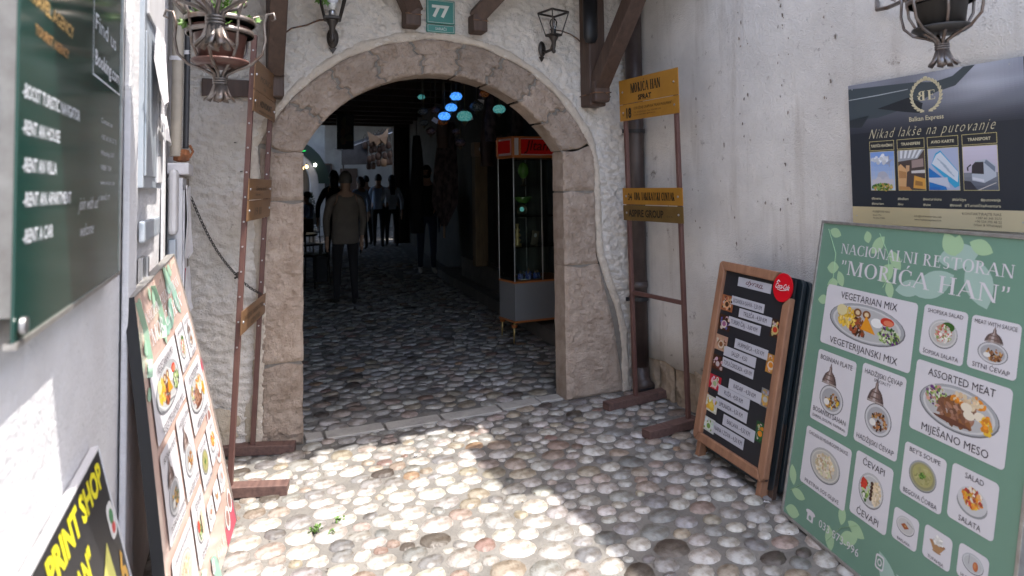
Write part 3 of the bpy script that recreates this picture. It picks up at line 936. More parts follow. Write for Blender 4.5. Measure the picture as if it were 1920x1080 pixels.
ring = [(-.30, .22), (-.18, .12), (0, .10), (.14, .16), (.28, .34), (.26, .1), (.2, -.14), (.08, -.06), (-.04, -.18), (-.12, -.04), (-.22, -.1)]
mb.add([(0.02, -.03, .04)] + [(x, .02 * sin(x * 20), z) for x, z in ring], [(0, k + 1, (k + 1) % 11 + 1) for k in range(11)]); mb.build('skin', 'leather_light', t, solid=.008)
# hanging banner signs near the left end
t = thing('hanging_picture_sign', 'dark hanging sign with a brown picture at the far left of the passage', 'sign', (2.03, 13.2, 2.55))
mb = MB(); mb.box(-.17, .17, 0, .03, -.36, .36); mb.build('board', 'dark_panel', t, bevel=.006)
mb = MB(); rp = random.Random(8)
for k in range(10): mb.ell(rp.uniform(-.08, .08), rp.uniform(-.2, .2), rp.uniform(.04, .1), rp.uniform(.05, .12), -.004 - k * .0006, (rp.uniform(.08, .16), rp.uniform(.05, .09), .045), 9, jit=.2, rnd=rp)
mb.build('picture', 'print', t)
mb = MB(); mb.tube([(0, .015, .33), (0, .015, .7)], .01, 6); mb.build('hanger', 'iron', t)
# light slits between the stalls
for i, (x, h0, h1) in enumerate(((3.50, 1.55, 2.15), (3.42, .9, 1.3))):
    pass
# --------------- hanging mosaic lamps
def mosaic_lamp(x, y, z, r, mm, label, tagc=False, up_=.0):
    l_ = thing('mosaic_lamp', label, 'lamp', (x, y, z))
    q = MB(); q.lathe([(.35 * r, -.62 * r), (.8 * r, -.42 * r), (r, 0), (.8 * r, .42 * r), (.45 * r, .62 * r)], n=16); q.build('lamp_shade', mm, l_, smooth=True)
    q = MB(); q.lathe([(0, -1.25 * r), (.10 * r, -1.2 * r), (.16 * r, -1.0 * r), (.42 * r, -.8 * r), (.36 * r, -.6 * r)], n=10); q.build('finial', 'dark_brassware', l_, smooth=True)
    q = MB(); q.lathe([(.48 * r, .6 * r), (.3 * r, .8 * r), (.06 * r, .95 * r), (.04 * r, 1.1 * r)], n=10)
    q.tube([(0, 0, 1.05 * r), (0, 0, 2.93 - z)], .006, 5); q.build('hanger', 'dark_brassware', l_, smooth=True)
    return l_
LM = [(855, 181, 6.5, .068, 'lamp_blue', 'blue glowing mosaic lamp, topmost of the three blue ones'), (846, 202, 6.5, .066, 'lamp_blue', 'blue glowing mosaic lamp, middle of the three blue ones'),
      (833, 218, 6.5, .068, 'lamp_blue', 'blue glowing mosaic lamp, lowest of the three blue ones'), (871, 218, 6.2, .082, 'lamp_teal', 'turquoise mosaic lamp, largest lit one of the cluster'),
      (936, 205, 5.9, .066, 'lamp_teal', 'pale turquoise dotted lamp hanging alone at the right'), (894, 200, 6.4, .082, 'lamp_grey', 'unlit grey dotted lamp right of the blue lamps'),
      (816, 207, 6.8, .06, 'lamp_rose', 'unlit rose lamp just left of the blue lamps'), (793, 209, 6.9, .062, 'lamp_grey', 'unlit dark lamp at the left end of the cluster'),
      (830, 228, 6.9, .062, 'lamp_amber', 'amber lamp right below the lowest blue lamp'), (808, 246, 7.0, .062, 'lamp_rose', 'unlit rosy lamp lower left of the cluster'),
      (855, 247, 6.9, .052, 'lamp_rose', 'small rosy lamp below the turquoise lamp'), (863, 268, 6.7, .066, 'lamp_rose', 'lowest rosy patterned lamp of the cluster'),
      (908, 176, 6.2, .055, 'lamp_amber', 'small amber flower patterned lamp high at the right'), (790, 182, 7.4, .045, 'lamp_teal', 'tiny pale green star lamp high at the left'),
      (795, 230, 7.4, .06, 'lamp_grey', 'dim grey lamp low at the left of the cluster')]
for px, py, y, r, mm, lab in LM:
    d = _f + _r2 * (px - 960) / 1196.7 - _u2 * (py - 295.8) / 1196.7
    k = y / d.y
    mosaic_lamp(round(d.x * k, 3), y, round(CAM_H + d.z * k, 3), r, mm, lab)
tm = MB(); tm.box(-.035, .035, -.001, .001, -.025, .025); tmm = tm.mesh('price_tag', 'paper')
for i, (x, y, z, ry, lab) in enumerate(((2.41, 6.4, 2.31, .12, 'white price tag right of the topmost blue lamp'), (2.13, 6.6, 2.28, -.5, 'small white price tag left of the topmost blue lamp'), (2.28, 6.4, 2.13, -.3, 'white price tag between the lowest blue and the turquoise lamp'), (2.05, 6.9, 2.15, .6, 'dim price tag in the lower left of the lamp cluster'))):
    o = bpy.data.objects.new('price_tag', tmm); COL.objects.link(o); o.location = (x, y, z); o.rotation_euler = (0, ry, -.3)
    tag(o, lab, 'price tag')
# --------------- hanging carpets and clothes
t = thing('hanging_carpet', 'long patterned dark rug hanging to a tasselled point in the passage', 'carpet', (2.70, 8.5, 2.3))
mb = MB(); vs, fs = [], []
for j in range(15):
    t_ = j / 14
    for i in range(9):
        u = i / 8 - .5
        wd = .22 + .14 * sin(t_ * 2.4) if t_ < .8 else (.335 * (1 - (t_ - .8) / .2 * .85))
        vs.append((u * wd - .06 * t_, .035 * sin(u * 16 + t_ * 3), -t_ * 1.44))
fs = [(j * 9 + i, j * 9 + i + 1, (j + 1) * 9 + i + 1, (j + 1) * 9 + i) for j in range(14) for i in range(8)]
mb.add(vs, fs); mb.build('rug', 'carpet', t, smooth=True, solid=.01)
mb = MB(); mb.tube([(-.06, 0, -1.42), (-.06, 0, -1.5), (-.06, 0, -1.6)], [.012, .018, .014], 6); mb.build('tassel', 'leather_light', t)
for i, (x, y, z, w2, h2, mm, lab) in enumerate(((2.86, 7.4, 2.35, .16, .7, 'leather', 'brown cloth bundle hanging above the tan doorpost'), (2.60, 6.6, 2.45, .13, .55, 'carpet', 'dark purse hanging behind the mosaic lamps'), (2.74, 6.2, 2.4, .14, .8, 'carpet', 'narrow dark scarf hanging above the display cabinet'),
                                          (2.55, 9.6, 2.2, .2, 1.5, 'black_cloth', 'black coat hanging left of the patterned rug'), (2.42, 7.8, 2.4, .16, .5, 'leather', 'small brown leather purse hanging under the ceiling'))):
    t = thing('hanging_cloth', lab, 'cloth', (x, y, z))
    mb = MB(); vs = []
    for j in range(8):
        for k in range(10):
            a = 2 * pi * k / 10; q = (w2 * (.55 + .45 * sin(min(1, j / 3) * 1.57))) * (1 + .15 * sin(3 * a + j))
            vs.append((q * cos(a) * .5, q * sin(a) * .25, -h2 * j / 7))
    mb.add(vs, [(j * 10 + k, j * 10 + (k + 1) % 10, (j + 1) * 10 + (k + 1) % 10, (j + 1) * 10 + k) for j in range(7) for k in range(10)]); mb.build('cloth', mm, t, smooth=True)
    mb = MB(); mb.tube([(0, 0, 0), (0, 0, 2.95 - z)], .005, 5); mb.build('cord', 'iron', t)
# --------------- display cabinet
M['back_panel'] = mat('back_panel', (.10, .11, .10), .5, (2, .35, .65, (14, 14, .6)), (.03, .035, .033))
t = thing('display_cabinet', 'glass display cabinet with orange wooden trim, grey base and a red lettered header', 'cabinet', (2.29, 5.27, 0))
FP = [(0, 0), (.56, 0), (.56, .42), (.16, .42), (-.04, .27)]
def prism(mb, fp, z0, z1, col=(1, 1, 1), m=None, grow=0):
    cx_ = sum(p[0] for p in fp) / len(fp); cy_ = sum(p[1] for p in fp) / len(fp)
    q = [(x + (x - cx_) / max(.01, hypot(x - cx_, y - cy_)) * grow, y + (y - cy_) / max(.01, hypot(x - cx_, y - cy_)) * grow) for x, y in fp]
    n = len(q)
    return mb.add([(x, y, z0) for x, y in q] + [(x, y, z1) for x, y in q], [tuple(reversed(range(n))), tuple(range(n, 2 * n))] + [(i, (i + 1) % n, n + (i + 1) % n, n + i) for i in range(n)], col, m)
mb = MB(); prism(mb, FP, .195, .528); mb.build('base', 'cab_grey', t, bevel=.003)
for z_ in (.178, .528):
    mb = MB(); prism(mb, FP, z_, z_ + .017, grow=.008); mb.build('base_trim', 'cab_wood', t, bevel=.003)
for x, y in ((-.005, .01), (.0, .30), (.5, .05), (.45, .36)):
    mb = MB(); mb.tube([(x + .0, y, .178), (x - .012, y - .01, .0)], [.012, .006], 8); lg = mb.build('leg', 'brass', t, smooth=True)
    mb = MB(); mb.lathe([(.03, .165), (.022, .14), (.0, .14)], (x, y, 0), 8); mb.build('leg_socket', 'cab_wood', lg)
mb = MB(); prism(mb, FP, 1.656, 1.680, grow=.010); prism(mb, FP, 1.835, 1.852, grow=.010)
for x, y in FP: mb.box(x - .012, x + .012, y - .004, y + .02, 1.68, 1.835)
mb.box(.055, .075, -.006, .02, 1.68, 1.835)
mb.build('header_frame', 'cab_wood', t, bevel=.003)
mb = MB(); prism(mb, FP, 1.68, 1.835, grow=-.008); mb.build('header_box', 'white_metal', t)
mb = MB(); mb.box(.075, .545, -.010, -.004, 1.69, 1.825); rs2 = mb.build('red_sign', 'red_sign', t)
mb = MB(); mb.text('Jltana', .105, 1.725, .13, -.013, (.005, .005, .005), width=.30, shear=.25, bold=.012)
mb.build('lettering', 'print', rs2)
mb = MB(); mb.add([(-.037, .25, 1.70), (-.008, .03, 1.70), (-.008, .03, 1.815), (-.037, .25, 1.815)], [(0, 1, 2, 3)]); mb.xf(Matrix.Translation((-.012, -.004, 0))).build('side_sign', 'red_sign', t)
for n_, a, b in (('front_pane', (0.004, 0), (.556, 0)), ('side_pane', (-.038, .266), (-.002, .006)), ('back_pane', (.556, .42), (.16, .42))):
    mb = MB(); mb.beam((a[0], a[1] + .004, 1.10), (b[0], b[1] + .004, 1.10), .005, 1.10); mb.build(n_, 'glass', t)
mb = MB(); mb.beam((.545, .41, 1.10), (.17, .41, 1.10), .004, 1.09); mb.build('back_panel', 'back_panel', t)
for x, y in ((0.0, .002), (-.038, .268), (.28, .004), (.30, .40)):
    mb = MB(); mb.tube([(x, y - .003, .545), (x, y - .003, 1.656)], .0055, 6); mb.build('corner_post', 'steel', t)
for z in (.848, 1.122, 1.396):
    mb = MB(); prism(mb, FP, z - .003, z + .003, grow=-.01); mb.build('shelf', 'glass', t)
mb = MB(); mb.lathe([(.012, 0), (.012, .02), (0, .02)], n=8); mb.xf(Matrix.Translation((-.03, .2, .60)) @ Matrix.Rotation(pi / 2, 4, 'Y')).build('lock', 'steel', t)
def ware(name, label, cat, loc, parts):
    t = thing(name, label, cat, loc)
    for n_, mm, f in parts:
        mb = MB(); f(mb); mb.build(n_, mm, t, smooth=True)
    return t
X0, Y0 = 2.45, 5.45
ware('goblet', 'tall green glass goblet on the top shelf of the cabinet', 'goblet', (X0 + .01, Y0 - .02, 1.399), [('bowl', 'green_glass', lambda q: q.lathe([(.012, .07), (.03, .08), (.05, .12), (.052, .16), (.04, .20), (.015, .22), (0, .22)], n=16)), ('stem', 'dark_brassware', lambda q: q.lathe([(.035, 0), (.03, .008), (.008, .02), (.014, .05), (.012, .072)], n=12))])
ware('footed_bowl', 'dark footed metal bowl on the second shelf of the cabinet', 'bowl', (X0 + .03, Y0 + .04, 1.125), [('bowl', 'green_glass', lambda q: q.lathe([(.01, .1), (.05, .12), (.085, .17), (.08, .175), (.04, .13), (0, .12)], n=16)), ('foot', 'dark_brassware', lambda q: q.lathe([(.045, 0), (.03, .01), (.012, .05), (.012, .1)], n=12))])
t = ware('copper_plate', 'small copper plate with a turquoise centre leaning on the second shelf', 'plate', (X0 - .03, Y0 - .06, 1.185), [('rim', 'dark_brassware', lambda q: q.lathe([(0, 0), (.05, 0), (.058, .012), (.05, .005), (0, .004)], n=18)), ('centre', 'lamp_teal', lambda q: q.lathe([(0, .006), (.022, .006), (.022, .008), (0, .008)], n=12))])
t.rotation_euler = (radians(80), 0, 0)
ware('candlestick', 'ringed brass candlestick on the third shelf of the cabinet', 'candlestick', (X0 - .06, Y0 - .02, .851), [('stick', 'brass', lambda q: q.lathe([(.04, 0), (.04, .015), (.02, .03), (.036, .05), (.014, .07), (.034, .09), (.034, .10), (.014, .12), (.028, .145), (.012, .16), (.018, .2), (0, .2)], n=14))])
t = thing('keepsake_card', 'small tan tilted card beside the brass candlestick', 'card', (X0 + .10, Y0 - .04, .851))
mb = MB(); mb.box(-.035, .035, -.005, .005, 0, .13); mb.xf(Matrix.Rotation(.15, 4, 'Y')).build('card', 'shop_tan', t)
mb = MB(); mb.ell(0, .09, .015, .02, -.007, (.5, .5, .5), 10); mb.xf(Matrix.Rotation(.15, 4, 'Y')).build('picture', 'print', t)
t = ware('serving_tray', 'round pale tray under the blue coffee set', 'tray', (X0 + .02, Y0 - .07, .546), [('tray', 'steel', lambda q: q.lathe([(0, 0), (.12, 0), (.14, .014), (.135, .014), (.115, .004), (0, .004)], n=24))])
t.scale = (1, .75, 1)
for i, (dx, dy, s_, lab) in enumerate(((-.09, -.05, 1, 'blue and white coffee pot at the left edge of the tray'), (-.02, -.07, 1.05, 'blue and white coffee pot at the front middle of the tray'), (.06, -.05, 1, 'blue and white coffee pot front right on the tray'), (.10, .0, .95, 'blue and white coffee pot at the right edge of the tray'), (.015, .03, 1.2, 'blue and white coffee pot, tallest at the back of the tray'))):
    c_ = thing('coffee_pot', lab, 'coffee pot', (X0 + .02 + dx, Y0 - .07 + dy * .7, .551)); c_.scale = (s_,) * 3
    mb = MB(); mb.lathe([(.026, 0), (.03, .012), (.024, .04), (.027, .05), (0, .052)], n=12); mb.build('pot', 'blue_china', c_, smooth=True)
    mb = MB(); mb.tube([(0, 0, .05), (0, 0, .062), (.0, 0, .078)], [.006, .011, .004], 8); mb.build('lid_knob', 'leather_light', c_, smooth=True)
    mb = MB(); mb.tube([(-.024, 0, .04), (-.045, 0, .05)], .004, 6); mb.build('handle', 'steel', c_)

# =================================================================== PEOPLE
def skin_mesh(joints, edges, m_, subdiv=2):
    me = bpy.data.meshes.new('b')
    me.from_pydata([j[0] for j in joints], edges, [])
    o = bpy.data.objects.new('b', me); COL.objects.link(o)
    md = o.modifiers.new('s', 'SKIN'); md.use_smooth_shade = True
    sv = me.skin_vertices[0].data
    for i, j in enumerate(joints):
        r = j[1]; sv[i].radius = r if isinstance(r, tuple) else (r, r); sv[i].use_root = (i == 0)
    ss = o.modifiers.new('u', 'SUBSURF'); ss.levels = subdiv; ss.render_levels = subdiv
    dg = bpy.context.evaluated_depsgraph_get(); dg.update()
    r = bpy.data.meshes.new_from_object(o.evaluated_get(dg))
    bpy.data.objects.remove(o)
    r.polygons.foreach_set('use_smooth', [True] * len(r.polygons))
    return r
def person(label, loc, rz, h, top, legs_, shoe, hair, hair_len=0, arms=((.2, .03), (.2, .03)), stride=.12, cov='jacket', wide=1.0, lean=0, skirt=False, beard=False):
    """arms: (outward, forward) offset of each hand; figure faces -Y before rotation"""
    t = thing('person', label, 'person', loc)
    t.rotation_euler = (0, 0, rz)
    k = h / 1.75
    sw = .150 * wide
    def hnd(s_, a):
        return [((s_ * (sw + .05 + a[0] * .35), -.02 - a[1] * .5, 1.12)), ((s_ * (sw + .03 + a[0] * .45), -.03 - a[1], .86))]
    jt = [((0, 0, .95), (.15 * wide, .115)), ((0, 0, 1.12), (.135 * wide, .10)), ((0, .01, 1.32), (.155 * wide, .11)), ((0, .015, 1.43), (.10, .08)), ((0, .0, 1.50), (.055, .058)),
          ((0, -.01, 1.58), (.075, .085)), ((0, -.01, 1.66), (.078, .092)), ((0, 0, 1.72), (.055, .065))]
    e = [(0, 1), (1, 2), (2, 3), (3, 4), (4, 5), (5, 6), (6, 7)]
    for s_, a in ((-1, arms[0]), (1, arms[1])):
        b = len(jt)
        el, wr = hnd(s_, a)
        jt += [((s_ * sw, .01, 1.39), (.05, .05)), (el, .045), (wr, (.030, .026)), ((wr[0], wr[1] - .01, wr[2] - .09), (.042, .020))]
        e += [(3, b), (b, b + 1), (b + 1, b + 2), (b + 2, b + 3)]
        for f in range(4):      # fingers and thumb of unequal length
            L = (.07, .085, .08, .06)[f]
            x = wr[0] ; y = wr[1] - .045 + f * .023
            jt += [((x, y, wr[2] - .13), .010), ((x - s_ * .012, y, wr[2] - .13 - L), .008)]
            e += [(b + 3, len(jt) - 2), (len(jt) - 2, len(jt) - 1)]
        jt += [((wr[0] - s_ * .01, wr[1] - .05, wr[2] - .08), .011), ((wr[0] - s_ * .02, wr[1] - .06, wr[2] - .13), .009)]
        e += [(b + 3, len(jt) - 2), (len(jt) - 2, len(jt) - 1)]
    for s_ in (-1, 1):
        b = len(jt)
        f = s_ * stride
        jt += [((s_ * .095, 0, .88), (.088, .092)), ((s_ * .10, -f * .45 - .01, .50), (.060, .064)), ((s_ * .10, -f * .9 + .02, .10), (.040, .042)), ((s_ * .105, -f * .9 - .02, .045), (.045, .035)), ((s_ * .115, -f * .9 - .17, .03), (.04, .025))]
        e += [(0, b), (b, b + 1), (b + 1, b + 2), (b + 2, b + 3), (b + 3, b + 4)]
    jt = [((p[0] * k, p[1] * k, p[2] * k), tuple(q * k for q in r) if isinstance(r, tuple) else r * k) for p, r in jt]
    me = skin_mesh(jt, e, None)
    for mm in ('skin', legs_, shoe): me.materials.append(M[mm])
    for p in me.polygons:
        c = p.center / k
        p.material_index = 2 if c.z < .085 else (1 if c.z < .98 and abs(c.x) < .235 - (.0 if c.z < .7 else .03) else 0)
    body = bpy.data.objects.new('body', me); COL.objects.link(body); body.parent = t
    # upper garment, its sleeves and hem
    jc = [((0, 0, .97 if cov != 'long' else .62), (.178 * wide, .14)), ((0, 0, 1.12), (.150 * wide, .122)), ((0, .01, 1.32), (.158 * wide, .118)), ((0, .012, 1.435), (.11, .088)), ((0, .004, 1.475), (.066, .066))]
    ec = [(0, 1), (1, 2), (2, 3), (3, 4)]
    if cov == 'jacket': jc[0] = ((0, 0, .70), (.165 * wide, .135))
    if cov == 'shirt': jc[0] = ((0, 0, .82), (.155 * wide, .125))
    if cov == 'long': jc[0] = ((0, 0, .42), (.19 * wide, .15))
    for s_, a in ((-1, arms[0]), (1, arms[1])):
        b = len(jc)
        el, wr = hnd(s_, a)
        jc += [((s_ * sw, .01, 1.39), (.062, .066)), (el, .052), ((wr[0], wr[1], wr[2] + .02), .040)]
        ec += [(3, b), (b, b + 1), (b + 1, b + 2)]
    jc = [((p[0] * k, p[1] * k, p[2] * k), tuple(q * k for q in r) if isinstance(r, tuple) else r * k) for p, r in jc]
    me = skin_mesh(jc, ec, None); me.materials.append(M[top])
    hem = {'jacket': .80, 'long': .5}.get(cov, .91) * k
    for v in me.vertices:
        if v.co.z < hem and abs(v.co.x) < .185 * wide * k: v.co.z = hem
    o = bpy.data.objects.new({'jacket': 'jacket', 'long': 'coat'}.get(cov, 'shirt'), me); COL.objects.link(o); o.parent = t
    # hair
    mb = MB(); vs, fs = [], []
    R_, S_ = 12, 16
    for j in range(R_ + 1):
        ph = pi * (.0 + (.62 if not hair_len else .62) * j / R_)
        for i in range(S_):
            a = 2 * pi * i / S_
            fr = max(0, -sin(a))
            z = cos(ph) * .125
            if fr > .35: z = max(z, .035)
            q = sin(ph) if z > .034 or fr <= .35 else sqrt(max(0, 1 - (.035 / .125) ** 2))
            vs.append((.090 * q * cos(a) * k, (.108 * q * sin(a) + .004) * k, (1.645 + z) * k))
    fs = [(j * S_ + i, j * S_ + (i + 1) % S_, (j + 1) * S_ + (i + 1) % S_, (j + 1) * S_ + i) for j in range(R_) for i in range(S_)]
    mb.add(vs, fs)
    if hair_len:
        mb.tube([(0, .05 * k, 1.68 * k), (0, .085 * k, 1.58 * k), (0, .10 * k, (1.62 - hair_len) * k)], [.075 * k, .085 * k, .05 * k], 12)
    mb.build('hair', hair, t, smooth=True)
    # face: nose, eyes, mouth, ears
    fc = MB()
    fc.tube([(0, -.088 * k, 1.655 * k), (0, -.112 * k, 1.615 * k), (0, -.098 * k, 1.605 * k)], [.008 * k, .014 * k, .009 * k], 6, m='skin')
    for s_ in (-1, 1):
        fc.lathe([(0, -.008 * k), (.011 * k, 0), (0, .008 * k)], (s_ * .032 * k, -.092 * k, 1.652 * k), 8, m='black')
        fc.lathe([(0, -.026 * k), (.012 * k, 0), (0, .026 * k)], (s_ * .083 * k, .0, 1.63 * k), 8, m='skin')
    fc.box(-.024 * k, .024 * k, -.098 * k, -.088 * k, 1.575 * k, 1.582 * k, m='leather')
    if beard: fc.lathe([(.03 * k, -.045 * k), (.058 * k, -.02 * k), (.064 * k, .012 * k)], (0, -.035 * k, 1.575 * k), 12, m=hair)
    fc.build('face', None, t, smooth=True)
    return t
man = person('grey haired man in a taupe jacket seen from behind, carrying a dark bag', (1.22, 7.95, 0), pi + .05, 1.60, 'taupe_cloth', 'dark_trousers', 'shoe_dark', 'hair_grey', arms=((.02, .02), (.02, .02)), stride=.10, wide=1.26)
t = thing('handbag', 'dark bag held in the left hand of the man in the taupe jacket', 'bag', (.93, 7.98, .30))
mb = MB(); mb.box(-.07, .07, -.16, .16, 0, .30); mb.build('bag', 'black_cloth', t, bevel=.03)
mb = MB(); mb.tube([(0, -.08, .29), (0, -.05, .44), (0, .05, .44), (0, .08, .29)], .009, 6); mb.build('handle', 'shoe_dark', t)
person('bearded man in a black shirt, jeans and white shoes facing the camera', (2.90, 10.3, 0), -.15, 1.76, 'black_cloth', 'denim', 'shoe_white', 'hair_dark', cov='shirt', arms=((.03, .02), (.03, .02)), stride=.07, beard=True, wide=1.05)
person('person in a loose light blue shirt standing with their back to us', (3.12, 15.3, 0), pi - .3, 1.72, 'blue_shirt', 'dark_trousers', 'shoe_dark', 'hair_dark', cov='shirt', wide=1.1, arms=((.05, .12), (.03, .1)))
person('person with reddish brown hair and a blue shirt, half hidden by the man in taupe', (2.62, 14.9, 0), pi + .4, 1.66, 'blue_shirt', 'dark_trousers', 'shoe_dark', 'hair_brown', cov='shirt', hair_len=.12)
person('long haired woman in black with pale sleeves at the right of the group', (3.42, 15.2, 0), pi, 1.70, 'white_shirt', 'black_cloth', 'shoe_dark', 'hair_dark', cov='shirt', hair_len=.35)
person('tall figure with a dark head covering behind the man in taupe', (1.62, 11.9, 0), pi, 1.72, 'black_cloth', 'black_cloth', 'shoe_dark', 'hair_dark', cov='long', hair_len=.30, wide=1.05)
person('short haired person in dark clothes deep in the courtyard group', (2.95, 16.0, 0), pi + .2, 1.7, 'leather', 'black_cloth', 'shoe_dark', 'hair_dark', cov='jacket')
# seated guest, cafe chair at the left edge
def seated(label, loc, rz):
    t = thing('person', label, 'person', loc); t.rotation_euler = (0, 0, rz)
    jt = [((0, 0, .52), (.15, .13)), ((0, .02, .72), (.14, .11)), ((0, .0, .93), (.15, .11)), ((0, 0, 1.03), (.09, .08)), ((0, -.01, 1.10), (.05, .05)), ((0, -.03, 1.18), (.075, .085)), ((0, -.03, 1.27), (.07, .085))]
    e = [(i, i + 1) for i in range(6)]
    for s_ in (-1, 1):
        b = len(jt)
        jt += [((s_ * .18, 0, 1.0), .058), ((s_ * .24, -.10, .78), .045), ((s_ * .16, -.33, .74), .032), ((s_ * .13, -.42, .745), .035)]
        e += [(3, b), (b, b + 1), (b + 1, b + 2), (b + 2, b + 3)]
        for f in range(4):
            jt.append(((s_ * (.10 + f * .02), -.50, .74), .009)); e.append((b + 3, len(jt) - 1))
        b = len(jt)
        jt += [((s_ * .10, -.08, .50), .085), ((s_ * .12, -.45, .50), .065), ((s_ * .12, -.43, .10), .04), ((s_ * .12, -.56, .035), .035)]
        e += [(0, b), (b, b + 1), (b + 1, b + 2), (b + 2, b + 3)]
    me = skin_mesh(jt, e, None)
    for mm in ('skin', 'blue_shirt', 'denim'): me.materials.append(M[mm])
    for p in me.polygons:
        c = p.center; p.material_index = 2 if c.z < .58 else (1 if c.z < 1.06 and c.y > -.2 else 0)
    o = bpy.data.objects.new('body', me); COL.objects.link(o); o.parent = t
    mb = MB(); mb.lathe([(.085, -.02), (.095, .03), (.07, .09), (0, .11)], (0, 0, 1.24), 14); mb.build('hair', 'hair_brown', t, smooth=True)
    return t
seated('seated guest in a blue top at the left edge of the archway opening', (1.42, 14.6, 0), radians(-60))
def cafe_chair(label, x, y, rz):
    t = thing('cafe_chair', label, 'chair', (x, y, 0), group=None); t.rotation_euler = (0, 0, rz)
    mb = MB(); mb.box(-.2, .2, -.2, .2, .44, .47); mb.build('seat', 'black', t, bevel=.008)
    mb = MB(); mb.box(-.19, .19, .19, .21, .62, .88); mb.build('backrest', 'black', t, bevel=.006)
    for sx, sy in ((-1, -1), (1, -1)): mb = MB(); mb.tube([(sx * .18, sy * .18, .44), (sx * .20, sy * .2, 0)], .012, 6); mb.build('leg', 'iron', t)
    for sx in (-1, 1): mb = MB(); mb.tube([(sx * .18, .2, .88), (sx * .18, .19, .44), (sx * .2, .22, 0)], .012, 6); mb.build('leg', 'iron', t)
    return t
cafe_chair('dark cafe chair under the seated guest in blue', 1.42, 14.6, radians(-60))
cafe_chair('empty dark metal chair left of the man in taupe', .98, 9.6, .9)
cafe_chair('second dark chair further back at the left edge of the opening', 1.12, 11.4, .3)
t = thing('cafe_table', 'small dark table at the left edge of the opening', 'table', (.82, 10.1, 0))
mb = MB(); mb.lathe([(0, .70), (.32, .70), (.32, .73), (0, .73)], n=24); mb.build('tabletop', 'dark_teal', t)
mb = MB(); mb.tube([(0, 0, 0), (0, 0, .7)], .03, 8); mb.build('column', 'iron', t)
mb = MB(); mb.lathe([(.2, 0), (.19, .02), (.03, .03)], n=16); mb.build('foot', 'iron', t)
